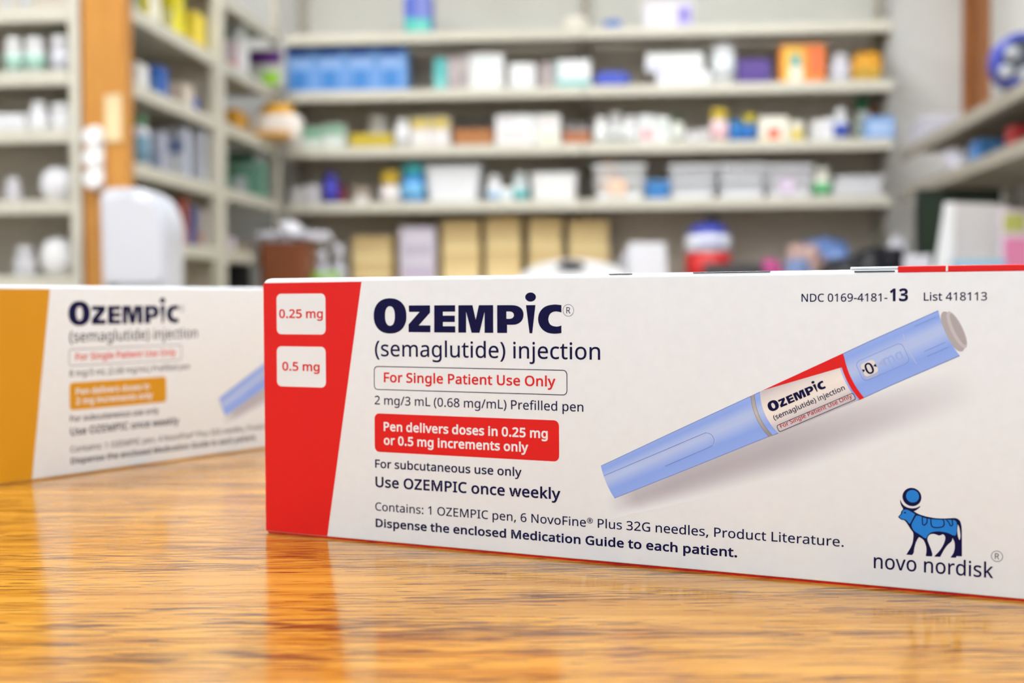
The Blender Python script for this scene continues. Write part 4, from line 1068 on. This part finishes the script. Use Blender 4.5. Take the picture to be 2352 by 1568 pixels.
item('carton', 'B2', 1791, 1896, 101, 'bright orange and yellow box with a teal spot', (240, 146, 58), [(.08, .06, .52, .94, (244, 196, 70)), (.2, .06, .5, .42, (246, 236, 214)), (.24, .42, .46, .74, (96, 176, 176)), (.66, .2, .95, .9, (236, 118, 70))], d=.1)
item('bottle', 'B2', 1909, 1957, 122, 'pale grey rounded bottle beside the orange box', (206, 206, 216), (226, 226, 232), None, capf=.18, shoulder=.25)
item('bag', 'B2', 1958, 2028, 112, 'amber and yellow bag at the end of the second back shelf', (226, 164, 44), [(.1, .08, .9, .42, (246, 210, 92))], seed=12, lump=.3)
# third shelf
item('carton', 'B3', 690, 742, 292, 'low green and white box at the start of the third back shelf', (214, 226, 216), [(0, .5, 1, 1, (120, 168, 140))])
item('carton', 'B3', 744, 792, 286, 'second low green topped box on the third back shelf', (220, 228, 222), [(0, .55, 1, 1, (134, 176, 150))])
item('bottle', 'B3', 838, 892, 263, 'round white jar behind the yellow box', WHT, (244, 244, 244), None, capf=.3, neck=.7, shoulder=.1, Y=5.14)
item('carton', 'B3', 804, 900, 308, 'low yellow box before a round white jar', (214, 192, 52), [(.06, .2, .94, .8, (196, 172, 40))], d=.06)
item('bottle', 'B3', 904, 940, 272, 'slim white bottle after the low yellow box', WHT, (240, 240, 240), (226, 226, 228), capf=.22)
item('carton', 'B3', 944, 988, 270, 'first white box with a mustard top band on the third back shelf', (232, 228, 226), [(0, .62, 1, 1, (206, 184, 92))])
item('carton', 'B3', 990, 1032, 268, 'second white box with a mustard top band, beside the brown tray', (230, 226, 226), [(0, .6, 1, 1, (202, 180, 84))])
t1 = item('tub', 'B3', 1040, 1132, 296, 'wide brown tray filled with small dark bottles', (176, 116, 66), name='cardboard_tray', cat='tray', taper=.97, d=.1)
for k in range(3):
    item('bottle', 'B3', 1046 + 28 * k, 1072 + 28 * k, 272 + k % 2 * 3, ('dark bottle nearest the mustard topped boxes in the brown tray', 'middle dark bottle standing in the brown tray', 'dark bottle nearest the pink printed box in the brown tray')[k], (64, 62, 58), (58, 66, 64), None, Y=5.085, dz=.009, group='dark bottles in the brown tray')
item('carton', 'B3', 1138, 1228, 264, 'wide white box with pink print on the third back shelf', WHT, [(.12, .2, .85, .45, (240, 212, 214)), (.1, .7, .5, .85, (222, 214, 220))], d=.09)
item('carton', 'B3', 1231, 1286, 263, 'narrower white box with pale print after the pink printed one', (236, 236, 232), [(.15, .15, .85, .35, (226, 232, 196)), (.2, .6, .8, .8, (230, 214, 218))])
t2 = item('tub', 'B3', 1291, 1357, 303, 'small brown tray near the middle upright', (178, 108, 66), name='cardboard_tray', cat='tray', taper=.97, d=.1)
for k in range(2):
    item('bottle', 'B3', 1297 + 28 * k, 1323 + 28 * k, 281, ('grey vial in the small brown tray, beside the pale printed box', 'grey vial in the small brown tray, beside the white bottles')[k], (178, 176, 176), (150, 146, 146), None, Y=5.085, dz=.009, group='grey vials in the small brown tray')
for k, (a, b, t) in enumerate(((1363, 1398, 268), (1396, 1432, 256), (1430, 1462, 266))):
    item('bottle', 'B3', a, b, t, ('white bottle beside the small brown tray', 'tallest of the three white bottles after the brown tray', 'white bottle touching the red printed box')[k], WHT, (244, 244, 244), (230, 234, 232), capf=.24, Y=5.04 + .035 * (k == 1), group='three white bottles on the third back shelf')
item('carton', 'B3', 1465, 1503, 264, 'white box with a red mark on the third back shelf', WHT, [(.25, .15, .8, .5, (236, 150, 156)), (.1, .75, .9, .9, (214, 222, 220))])
item('carton', 'B3', 1505, 1538, 268, 'plain white slim box after the red marked one', (232, 236, 234), [(.2, .5, .8, .8, (212, 224, 216))])
item('bottle', 'B3', 1541, 1571, 262, 'small pale green bottle with a dark green cap', (214, 220, 206), (70, 90, 62), (228, 230, 224), capf=.25)
item('carton', 'B3', 1574, 1602, 300, 'tiny low grey box on the third back shelf', (196, 192, 194), [(.2, .3, .8, .8, (226, 226, 228))])
item('carton', 'B3', 1603, 1630, 297, 'tiny low white box beside the yellow capped bottle', (216, 214, 214), [(.2, .3, .8, .8, (198, 192, 194))])
item('bottle', 'B3', 1632, 1673, 249, 'pink and white bottle with a yellow cap', (244, 226, 226), (226, 198, 62), (238, 196, 200), capf=.3, neck=.8)
item('bottle', 'B3', 1675, 1708, 276, 'short blue bottle beside the pink and white one', (52, 128, 196), (58, 134, 190), (40, 116, 190), capf=.2, neck=.8)
item('bottle', 'B3', 1707, 1738, 262, 'short blue bottle with a yellow cap', (48, 122, 194), (206, 190, 54), (40, 110, 188), capf=.32, neck=.8)
item('carton', 'B3', 1744, 1811, 268, 'white box with a red star shaped print', (244, 240, 224), [(.28, .12, .72, .55, (230, 110, 96)), (.05, .05, .95, .12, (240, 226, 150))], d=.08)
item('carton', 'B3', 1814, 1846, 279, 'small white and yellow box on the third back shelf', (236, 232, 214), [(.1, .05, .9, .6, (220, 196, 56))])
item('carton', 'B3', 1864, 1890, 276, 'slim cream box before the white and blue bottle', (232, 230, 228), [(.2, .2, .8, .5, (206, 208, 216))])
item('carton', 'B3', 1891, 1914, 271, 'slim white box touching the white and blue bottle', (236, 236, 240), [(.2, .5, .8, .8, (214, 216, 226))])
item('bottle', 'B3', 1915, 1951, 248, 'white bottle with a deep blue lower half', (232, 236, 242), (238, 238, 242), (60, 86, 180), capf=.3)
item('bottle', 'B3', 1964, 2001, 221, 'tall pale bottle with a dark green cap at the end of the third shelf', (222, 228, 220), (34, 104, 70), (206, 220, 206), capf=.3, neck=.75, Y=5.12)
item('bottle', 'B3', 1994, 2016, 240, 'small amber dropper bottle behind the light blue box', (170, 98, 52), (150, 86, 48), None, capf=.3, Y=5.15)
item('carton', 'B3', 1988, 2056, 268, 'light blue box at the very end of the third back shelf', (130, 170, 226), [(.12, .3, .88, .75, (176, 202, 238))], d=.07)
# fourth shelf
item('carton', 'B4', 668, 700, 430, 'low grey white box at the start of the lowest back shelf', (206, 204, 204), [(.2, .2, .8, .7, (222, 220, 222))])
item('carton', 'B4', 702, 732, 424, 'low white box beside the blue and red bottle', (216, 214, 218), [(.2, .2, .8, .6, (196, 194, 204))])
item('bottle', 'B4', 740, 774, 394, 'indigo bottle with a red side on the lowest back shelf', (62, 62, 168), (70, 62, 160), (74, 70, 190), capf=.15)
item('bottle', 'B4', 772, 796, 420, 'small dark red bottle beside the indigo bottle', (150, 62, 74), (120, 50, 70), None, capf=.2, Y=5.1)
item('carton', 'B4', 812, 850, 430, 'small taupe and white box on the lowest back shelf', (160, 148, 132), [(.1, .05, .9, .45, (220, 216, 214))])
item('bottle', 'B4', 870, 916, 392, 'white bottle with a large mustard cap', (236, 226, 224), (212, 178, 48), (238, 232, 230), capf=.42, neck=.8)
item('bottle', 'B4', 919, 972, 374, 'tall bright blue bottle with a teal cap', (52, 136, 222), (66, 180, 186), (120, 190, 236), capf=.3, neck=.8)
item('tub', 'B4', 974, 1104, 379, 'large white angled bin on the lowest back shelf', (232, 234, 238), name='plastic_bin', cat='bin', taper=.86, d=.2)
item('bottle', 'B4', 1116, 1152, 402, 'white bottle with a blue base beside the large white bin', (236, 238, 242), (240, 240, 244), (168, 198, 226), capf=.25, shoulder=.3)
item('carton', 'B4', 1150, 1176, 430, 'tiny white box between two small bottles', WHT, [(.2, .2, .8, .7, (214, 232, 236))])
item('bottle', 'B4', 1174, 1212, 396, 'small bottle with a teal base on the lowest back shelf', (206, 220, 220), (216, 222, 222), (96, 184, 186), capf=.25, shoulder=.3)
item('tub', 'B4', 1218, 1326, 396, 'smaller white bin beside the teal based bottle', (236, 236, 236), name='plastic_bin', cat='bin', taper=.9, d=.18)
item('basket', 'B4', 1364, 1482, 378, 'white slatted basket with an orange item, nearest the middle upright', (232, 234, 236), d=.17, tag_c=(240, 206, 178))
item('bag', 'B4', 1372, 1424, 366, 'orange topped pouch in the first slatted basket', (246, 176, 104), seed=21, lump=.15, Y=5.08, dz=.007)
item('tub', 'B4', 1481, 1541, 419, 'short blue tub between the white baskets', (58, 128, 196), (120, 166, 214))
item('basket', 'B4', 1538, 1644, 379, 'white slatted basket after the blue tub', (228, 230, 236), d=.17)
item('basket', 'B4', 1650, 1757, 377, 'middle white slatted basket in the row of three', (230, 232, 238), d=.17)
item('basket', 'B4', 1760, 1866, 379, 'white slatted basket with a lilac card', (230, 230, 236), d=.17, tag_c=(224, 206, 230))
item('bottle', 'B4', 1868, 1912, 384, 'white bottle with a green base beside the leaflets', (236, 236, 222), (238, 238, 226), (92, 178, 120), capf=.25, shoulder=.2)
item('sheets', 'B4', 1914, 2032, 402, 'untidy pile of white leaflets at the end of the lowest shelf', (228, 228, 232), d=.16, n=6)

# back counter
for k, (a, b, t, lab) in enumerate(((808, 902, 540, 'shortest kraft stack, nearest the brown bin'), (914, 1002, 522, 'kraft stack with a lilac and white top'), (1014, 1101, 505, 'third kraft stack from the brown bin'), (1115, 1196, 497, 'tallest kraft stack, fourth from the brown bin'), (1214, 1291, 499, 'kraft stack behind the white dispenser'), (1306, 1398, 503, 'kraft stack at the far end, beside the white leaflet rack'))):
    item('filebox', 'K', a, b, t, lab, (250, 226, 168) if k != 1 else (246, 226, 180), Y=5.10, d=.15, n=9, group='kraft stacks under the lowest back shelf')
item('carton', 'K', 918, 998, 522, 'lilac and white box leaning before the second kraft stack', (206, 200, 214), [(.05, .1, .95, .3, (236, 222, 186)), (.05, .45, .95, .55, (190, 178, 200)), (.1, .7, .9, .8, (184, 178, 196))], d=.04, Y=5.04)
item('tub', 'K', 592, 706, 556, 'brown plastic bin at the corner of the back counter', (130, 74, 46), name='waste_bin', cat='bin', Y=4.62, d=.18, taper=.86)
item('bag', 'K', 588, 632, 530, 'white crumpled bag on the brown bin, near the side shelving', (226, 226, 234), Y=4.66, Zb=at(640, 555, Y=4.62).z, seed=31, lump=.4, d=.12)
item('bag', 'K', 634, 684, 503, 'tallest white crumpled bag heaped on the brown bin', (236, 236, 244), Y=4.66, Zb=at(640, 555, Y=4.62).z, seed=33, lump=.45, d=.1)
item('bag', 'K', 690, 752, 528, 'flat white crumpled bag overhanging the brown bin', (216, 216, 226), Y=4.66, Zb=at(640, 555, Y=4.62).z, seed=37, lump=.35, d=.12)
item('bottle', 'K', 706, 752, 574, 'lilac white jar beside the brown bin', (206, 206, 228), (222, 222, 236), None, capf=.2, Y=4.85)
item('bottle', 'K', 756, 792, 560, 'pale grey jar before the shortest kraft stack', (196, 196, 206), (206, 206, 214), None, capf=.25, Y=4.95)
item('carton', 'K', 718, 772, 624, 'lime green box beside the brown bin', (150, 206, 92), [(.4, .1, .95, .9, (214, 224, 190))], Y=4.70, d=.08)
item('carton', 'W5', 508, 572, 606, 'black box on the side shelving beside the brown bin', (18, 18, 22), [(.1, .3, .9, .7, (26, 26, 30))], Y=4.52, d=.12)
# white dome shaped dispenser with a dark slot
a, b = at(1190, 600, Y=4.66), at(1446, 600, Y=4.66)
top = at(1318, 594, Y=4.66).z
e = empty('tape_dispenser', ((a.x + b.x) / 2, 4.66, TABLE_Z))
tag(e, 'white dome topped machine with a dark slot before the kraft stacks', 'machine', 'things on the back counter')
W_, H_ = (b.x - a.x) / 2, top - TABLE_Z
prof = [(-W_, 0), (W_, 0)] + [(W_ * math.cos(R(t)), H_ * 0.6 + H_ * 0.4 * math.sin(R(t))) for t in range(0, 181, 12)]
prism('housing', prof, 0, 0.2, mat((240, 242, 243), 0.35), e, 0.006)
prism('slot', [(W_ * 0.26 * math.cos(R(t)) - 0.01, H_ * 0.88 + H_ * 0.09 * math.sin(R(t))) for t in range(0, 360, 20)], -0.002, 0.01, mat((34, 34, 44), 0.4), e)
# leaflet rack, tilted
e = empty('leaflet_rack', (at(1496, 600, Y=4.9).x, 4.9, TABLE_Z), R(8))
tag(e, 'tilted white leaflet rack beside the red, white and blue cooler jug', 'rack', 'things on the back counter')
hr = at(1496, 556, Y=4.9).z - TABLE_Z
for k in range(5):
    prism('sheet', [(-0.088 + .006 * k, 0), (0.07 + .002 * k, 0), (0.052 - .002 * k, hr - 0.012 * k), (-0.082 - .006 * k, hr - 0.015 * k)], 0.03 * k, 0.03 * k + 0.004, mat((226 - 3 * k, 226 - 3 * k, 232 - 2 * k), 0.6), e)
box('tray_base', -0.09, 0.08, 0, 0.15, 0, 0.012, mat((190, 190, 194), 0.4), e, 0.003)
# cooler jug: red below, white band, blue dome, dark knob
jc = at(1630, 600, Y=4.95)
e = empty('cooler_jug', (jc.x, 4.95, TABLE_Z))
tag(e, 'round jug, red below, white in the middle, blue dome and dark knob', 'jug', 'things on the back counter')
rj = (at(1685, 600, Y=4.95).x - at(1576, 600, Y=4.95).x) / 2
zz = lambda y: at(1630, y, Y=4.95 + rj).z - TABLE_Z
zr, zw, zt, zk = zz(580), zz(540), zz(515), zz(494)
lathe('jug_body', [(0, 0), (rj * .85, 0), (rj * .92, .02), (rj * .97, zr * .7), (rj * .97, zr), (0, zr)], mat((208, 44, 46), 0.35), e, 32, loc=(0, rj, 0))
lathe('white_band', [(rj * .96, zr), (rj, zr + .004), (rj, zw - .006), (rj * .9, zw)], mat((228, 230, 240), 0.35), e, 32, loc=(0, rj, 0))
lathe('blue_dome', [(rj * .88, zw), (rj * .86, zw + .01), (rj * .72, (zw + zt) / 2 + .01), (rj * .45, zt), (0, zt)], mat((62, 74, 176), 0.35), e, 32, loc=(0, rj, 0))
lathe('knob', [(rj * .2, zt - .004), (rj * .32, zt + .006), (rj * .3, zk - .006), (rj * .16, zk), (0, zk)], mat((40, 38, 48), 0.4), e, 24, loc=(rj * .12, rj, 0))
box('print_band', -rj * .5, rj * .5, -0.002, 0.012, zr + (zw - zr) * .35, zr + (zw - zr) * .6, mat((150, 160, 206), 0.4), e)
item('carton', 'K', 1618, 1752, 604, 'dark grey box in front of the jug', (66, 64, 66), [(.1, .4, .9, .8, (80, 78, 80))], Y=4.75, d=.1)
item('bag', 'K', 1748, 1800, 590, 'magenta pouch beside the dark grey box', (182, 70, 132), seed=41, Y=4.78, lump=.3)
item('bag', 'K', 1808, 1866, 588, 'slate blue cloth pouch beside the magenta one', (116, 136, 180), seed=43, Y=4.76, lump=.3)
item('bag', 'K', 1806, 1900, 556, 'tan pink wrapped parcel behind the slate blue pouch', (190, 158, 148), seed=45, Y=4.92, lump=.3)
item('bag', 'K', 1842, 1962, 540, 'crumpled light blue wrap behind the black bag', (118, 148, 206), seed=47, Y=5.02, lump=.3)
item('bag', 'K', 1888, 1990, 588, 'smaller black bag beside the tan parcel', (20, 20, 28), seed=49, Y=4.76, d=.1, lump=.2)
item('bag', 'K', 1962, 2100, 562, 'larger black bag before the dark green screen', (16, 18, 26), seed=51, Y=4.58, d=.14, lump=.2)
item('bag', 'K', 1972, 2022, 566, 'grey white crumple behind the smaller black bag', (188, 188, 196), seed=53, Y=4.94, lump=.4)
item('bag', 'K', 2034, 2096, 536, 'white crumpled wrap behind the larger black bag', (206, 206, 214), seed=55, Y=4.80, lump=.4)
# dark green screen, tent card, picture board on the side counter
a, b = at(2106, 500, Y=4.32), at(2300, 500, Y=4.32)
top, bot = at(2200, 432, Y=4.32).z, at(2200, 600, Y=4.32).z
e = empty('computer_screen', ((a.x + b.x) / 2, 4.32, TABLE_Z))
tag(e, 'dark green black computer screen behind the white tent card', 'screen', 'things on the side counter')
W_ = (b.x - a.x) / 2
box('screen_frame', -W_, W_, 0, 0.04, bot - TABLE_Z - .02, top - TABLE_Z, mat((26, 32, 28), 0.4), e, 0.004)
box('screen_panel', -W_ + .015, W_ - .015, -0.002, 0.004, bot - TABLE_Z, top - TABLE_Z - .016, mat((40, 54, 40), 0.25), e)
box('stand', -0.03, 0.03, 0.015, 0.035, 0.01, bot - TABLE_Z, mat((30, 34, 32), 0.4), e)
box('foot', -0.1, 0.1, -0.05, 0.1, 0.0, 0.012, mat((30, 34, 32), 0.4), e, 0.003)
yc = 3.75
a, b = at(2130, 610, Y=yc), at(2318, 610, Y=yc)
top = at(2210, 464, Y=yc).z - TABLE_Z
e = empty('tent_card', ((a.x + b.x) / 2, yc, TABLE_Z))
tag(e, 'white folded tent card standing before the dark green screen', 'card', 'things on the side counter')
W_ = (b.x - a.x) / 2
prism('side_flap', [(-W_ * 1.02, 0), (-W_ * .34, 0), (-W_ * .34, top), (-W_ * .58, top), (-W_ * .62, top * .9)], 0.0, 0.004, mat((244, 245, 246), 0.5), e)
prism('front_leaf', [(-W_ * .34, 0), (W_, 0), (W_, top * .98), (-W_ * .34, top)], 0.01, 0.014, mat((214, 210, 208), 0.5), e)
prism('rear_leaf', [(-W_ * .34, 0), (W_, 0), (W_, top * .98), (-W_ * .34, top)], 0.10, 0.104, mat((214, 210, 208), 0.5), e)
box('base_strip', -W_ * 1.02, W_, 0.0, 0.104, 0.0, 0.003, mat((226, 226, 226), 0.5), e)
item('carton', 'K', 2302, 2392, 482, 'pink flowered picture board at the picture edge', (216, 200, 212), [(.05, .45, .7, .75, (220, 130, 170)), (.1, .1, .9, .4, (214, 206, 222)), (.0, .8, .6, .97, (176, 178, 96))], Y=3.62, d=.03, name='picture_board', cat='board', group='things on the side counter')
item('carton', 'K', 2086, 2140, 586, 'small white box at the foot of the tent card', (226, 226, 236), [(.1, .2, .9, .7, (206, 208, 222))], Y=3.92, d=.07, group='things on the side counter')
item('tub', 'K', 2204, 2312, 596, 'light blue tub before the tent card', (150, 198, 226), Y=3.55, d=.1, group='things on the side counter')

# bracket shelves
cx = at(2352, 176, Y=3.55)
rf = cx.x - at(2284, 176, Y=3.55).x
zc = cx.z - ZR[1]
e = empty('round_case', (cx.x, 3.55, ZR[1] + .0004))
tag(e, 'round dark blue case with pale grey discs on the upper bracket shelf', 'case', 'things on the bracket shelves')
turn = Matrix.Translation((0, 0, max(zc, rf))) @ Matrix.Rotation(R(90), 4, 'X')
lathe('case_shell', [(0, -.09), (rf * .9, -.09), (rf, -.07), (rf, -.01), (rf * .93, .006), (rf * .72, .008), (rf * .7, .0), (0, .0)], mat((58, 72, 168), 0.4), e, 40).matrix_local = turn
lathe('dark_face', [(0, -.004), (rf * .71, -.004), (rf * .69, .004), (0, .004)], mat((74, 80, 92), 0.5), e, 40).matrix_local = turn
for k, (a, r_) in enumerate(((150, .5), (212, .74), (30, .5), (270, .5))):
    lathe('grey_disc', [(0, 0), (rf * .25, 0), (rf * .25, .01), (rf * .2, .014), (0, .014)], mat((176, 180, 186), 0.4), e, 24).matrix_local = Matrix.Translation((rf * r_ * math.cos(R(a)), 0, max(zc, rf) + rf * r_ * math.sin(R(a)))) @ Matrix.Rotation(R(90), 4, 'X')
item('sheets', 'R1', 2114, 2236, 262, 'loose grey white papers at the far end of the upper bracket shelf', (196, 194, 206), Y=4.70, d=.2, n=4)
item('bag', 'R2', 2186, 2266, 332, 'white crumpled bag on the lower bracket shelf', (222, 222, 234), Y=4.25, seed=61, lump=.4, d=.14)
item('carton', 'R2', 2246, 2342, 318, 'blue box beside the white bag on the lower bracket shelf', (64, 128, 196), [(.1, .5, .9, .9, (82, 146, 210))], Y=3.98, d=.1)
item('carton', 'R2', 2328, 2400, 286, 'red box at the picture edge on the lower bracket shelf', (196, 52, 56), [(.1, .2, .9, .7, (206, 66, 70))], Y=3.70, d=.08)

# side shelving, bay nearest the wooden post
item('carton', 'W1', 296, 342, -30, 'white and yellow box next to the wooden post, top of the side shelving', (240, 236, 214), [(.1, .4, .6, .9, (206, 228, 224)), (.5, .1, .97, .9, (242, 232, 70))], d=.1)
item('carton', 'W1', 338, 398, -24, 'lemon yellow box on the upper side shelf', (244, 232, 44), [(.55, .1, .97, .6, (246, 242, 170))], d=.1)
item('carton', 'W1', 396, 462, 24, 'golden yellow and white box near the front post of the side shelving', (246, 222, 74), [(.05, .1, .45, .8, (240, 234, 212))], d=.1)
item('carton', 'W2', 282, 318, 142, 'white box half hidden by the wooden post', (234, 234, 232), [(.1, .2, .9, .5, (220, 220, 222))], d=.08)
item('carton', 'W2', 317, 364, 150, 'blue box beside the wooden post on the second side shelf', (54, 104, 192), [(.05, .1, .3, .9, (40, 88, 176)), (.4, .2, .95, .6, (90, 140, 210))], d=.08)
item('carton', 'W2', 364, 424, 190, 'low beige and lime box on the second side shelf', (226, 216, 200), [(.1, .05, .6, .4, (178, 214, 92)), (.5, .5, .9, .9, (222, 200, 190))], d=.08)
item('bottle', 'W2', 432, 476, 224, 'short blue jar near the front post', (50, 84, 172), (72, 104, 186), None, capf=.2, neck=.9)
item('bottle', 'W3', 288, 336, 262, 'white bottle with a blue green base beside the wooden post', (232, 234, 242), (120, 168, 132), (132, 172, 196), capf=.2)
item('carton', 'W3', 336, 370, 300, 'pale grey lilac box on the third side shelf', (182, 186, 206), [(.1, .1, .9, .5, (150, 164, 196))], d=.055)
item('carton', 'W3', 376, 424, 290, 'pale blue box with a slate label', (196, 202, 220), [(.1, .5, .9, .75, (112, 128, 172)), (.1, .05, .9, .45, (222, 226, 236))], d=.055)
item('carton', 'W3', 430, 472, 296, 'grey white box touching the front post', (190, 194, 206), [(.1, .1, .4, .9, (126, 138, 166))], d=.055)
for k, (a, b, t, c_, lab) in enumerate(((379, 400, 470, (142, 74, 110), 'plum box on the lower side shelf'), (404, 422, 452, (176, 92, 76), 'rust red box on the lower side shelf'), (426, 444, 474, (92, 98, 150), 'slate blue box on the lower side shelf'), (449, 468, 482, (196, 188, 182), 'pale grey box on the lower side shelf touching the front post'))):
    item('carton', 'W4', a, b, t, lab, c_, [(.1, .1, .8, .4, ((86, 128, 206), (222, 160, 92), (96, 142, 214), (224, 160, 120))[k])], d=.04)
# side shelving, bay at the back corner
item('bottle', 'W1', 548, 598, 52, 'pale rounded bottle on the upper corner shelf', (222, 228, 226), (226, 230, 230), None, capf=.15, shoulder=.3, Y=4.62)
item('carton', 'W1', 520, 556, 62, 'green box behind the pale rounded bottle', (92, 158, 110), [(.1, .6, .9, .95, (60, 140, 78))], d=.05, Y=4.70)
item('carton', 'W1', 514, 546, 92, 'pink and white box behind the front post', (230, 214, 220), [(.1, .05, .9, .4, (232, 160, 150))], d=.06)
item('carton', 'W1', 564, 648, 114, 'purple topped box with a lime spot in the corner', (196, 196, 188), [(0, .6, 1, .97, (84, 40, 110)), (.45, .06, .9, .4, (150, 206, 52))], d=.07, Y=4.86, over=True)
item('bag', 'W2', 496, 570, 246, 'amber bag on the corner shelf behind the front post', (206, 150, 40), seed=71, lump=.2, d=.1, Y=4.56)
item('bag', 'W2', 592, 668, 236, 'golden bag deep in the back corner', (224, 166, 34), seed=74, lump=.1, sharp=5, d=.055, Y=4.872, over=True)
item('bag', 'W2', 566, 688, 260, 'white crumpled sleeve between the golden bags', (236, 230, 222), seed=73, lump=.12, sharp=5, d=.045, Y=4.815, over=True)
item('bag', 'W2', 556, 660, 300, 'long golden bag lying before the white sleeve', (222, 162, 30), [(.1, .2, .9, .7, (236, 184, 52))], seed=75, lump=.1, sharp=5, d=.075, Y=4.72, over=True)
item('carton', 'B3', 662, 692, 272, 'white folded sleeve at the corner end of the third back shelf', (232, 226, 220), [(.1, .1, .9, .5, (240, 236, 226))], d=.06)
item('basket', 'W3', 524, 606, 372, 'mint green slatted basket on the corner shelf', (126, 182, 158), d=.1, Y=4.78, flare=1.05, tag_c=(196, 206, 206))
item('carton', 'W3', 522, 580, 350, 'dark green box standing behind the mint basket', (30, 112, 72), [(.1, .1, .9, .4, (52, 130, 90))], d=.04, Y=4.90)
item('carton', 'W4', 508, 530, 545, 'white and pink box on the lower corner shelf', (222, 214, 224), [(.1, .1, .8, .5, (206, 170, 180))], d=.06)
item('carton', 'W4', 530, 568, 556, 'small tan box on the lower corner shelf', (178, 160, 146), [(.1, .1, .8, .4, (214, 196, 110))], d=.06)

# end shelving
for a, b, lab in ((0, 20, 'white bottle at the picture edge on the highest end shelf'), (36, 66, 'white bottle in the middle of the highest end shelf')):
    item('bottle', 'U0', a, b, -70, lab, (226, 226, 230), WHT, (214, 216, 220))
item('bottle', 'U1', 4, 44, 84, 'white bottle with a green label at the picture edge', (228, 232, 232), (240, 240, 240), (164, 200, 184), capf=.28, neck=.75)
item('bottle', 'U1', 48, 96, 84, 'wider white bottle with a green label, second from the picture edge', (230, 232, 234), (240, 240, 242), (160, 198, 182), capf=.28, neck=.75)
item('bottle', 'U1', 110, 152, 80, 'white bottle with a grey label beside the side post', (226, 226, 232), (240, 240, 244), (200, 202, 210), capf=.3, neck=.75)
item('carton', 'U2', -20, 56, 262, 'low white box on the end shelf below the green labelled bottles', (226, 226, 228), [(.1, .2, .9, .6, (214, 214, 220))])
item('bottle', 'U2', 58, 104, 232, 'white narrow shouldered bottle on the third end shelf', (226, 226, 230), (236, 236, 238), None, shoulder=.3)
item('bottle', 'U2', 110, 158, 236, 'wide white bottle on the third end shelf by the side post', (230, 230, 234), (238, 238, 240), None, capf=.3, neck=.8)
item('bottle', 'U3', 4, 42, 408, 'small lilac white bottle on the fourth end shelf', (196, 194, 200), (216, 214, 220), None, capf=.3)
item('bag', 'U3', 82, 158, 380, 'rounded white bundle on the fourth end shelf', (232, 232, 236), seed=81, lump=.08, sharp=2.2)
item('bottle', 'U4', 22, 74, 566, 'grey white bottle on the lowest end shelf in view', (196, 196, 200), (210, 210, 214), None, capf=.3, shoulder=.25)
item('bag', 'U4', 82, 158, 544, 'round white roll on the lowest end shelf beside the side post', (236, 236, 238), seed=83, lump=.05, sharp=2.1)

# fittings on the wooden post
a, b = at(196, 290, Y=POST_Y - .012), at(241, 436, Y=POST_Y - .012)
e = empty('switch_plate', ((a.x + b.x) / 2, POST_Y - .0005, b.z))
tag(e, 'tall white triple switch plate on the wooden post', 'switch', 'fittings on the wooden post')
W_, H_ = (b.x - a.x) / 2, a.z - b.z
prism('plate', [(x, z) for x, z in rrect(-W_ * .8, W_ * .8, 0, H_, W_ * .6)], -0.012, 0, mat((238, 238, 236), 0.35), e, .003)
for k in range(3):
    prism('switch_key', rrect(-W_ * .97, W_ * .97, H_ * (.02 + .325 * k), H_ * (.02 + .325 * k + .30), W_ * .9), -0.034, -0.011, mat((246, 246, 246), 0.3), e, .003)
a, b = at(240, 216, Y=POST_Y - .004), at(280, 326, Y=POST_Y - .004)
e = empty('paper_note', ((a.x + b.x) / 2, POST_Y - .0005, b.z))
tag(e, 'cream paper note pinned to the wooden post above the white dispenser', 'note', 'fittings on the wooden post')
W_, H_ = (b.x - a.x) / 2, a.z - b.z
prism('note_sheet', [(-W_, 0), (W_, .004), (W_ * .96, H_), (-W_ * .96, H_ - .003)], -0.004, -0.001, mat((232, 210, 164), 0.6), e)
lathe('pin', [(0, 0), (.004, 0), (.004, .004), (0, .006)], mat((200, 190, 170), 0.3), e, 12).matrix_local = Matrix.Translation((0, -.003, H_ * .93)) @ Matrix.Rotation(R(90), 4, 'X')
a, b = at(226, 432, Y=POST_Y - .122), at(381, 432, Y=POST_Y - .122)
zb = at(300, 690, Y=POST_Y - .122).z
e = empty('towel_dispenser', ((a.x + b.x) / 2, POST_Y - .122, zb))
tag(e, 'glossy white rounded towel dispenser fixed to the wooden post', 'dispenser', 'fittings on the wooden post')
W_, H_ = (b.x - a.x) / 2, a.z - zb
prof = [(-W_ * .96, 0), (W_ * .86, 0), (W_, .02)]
prof += [(W_ - W_ * .95 * (1 - math.cos(R(t))), H_ * .58 + H_ * .42 * math.sin(R(t))) for t in range(0, 91, 9)]
prof += [(-W_ * .8, H_), (-W_ * .95, H_ * .97), (-W_, H_ * .9)]
prism('housing', prof, 0.0, 0.1235, mat((208, 211, 220), 0.25), e, .012)
prism('front_cover', [(x * .9, z * .8 + H_ * .14) for x, z in prof], -0.012, 0.01, mat((212, 214, 222), 0.22), e, .008)
box('outlet_slot', -W_ * .75, -W_ * .45, -0.004, 0.01, .025, .06, mat((120, 110, 110), 0.4), e, .004)

for o in bpy.data.objects:
    if 'h' in o: del o['h']
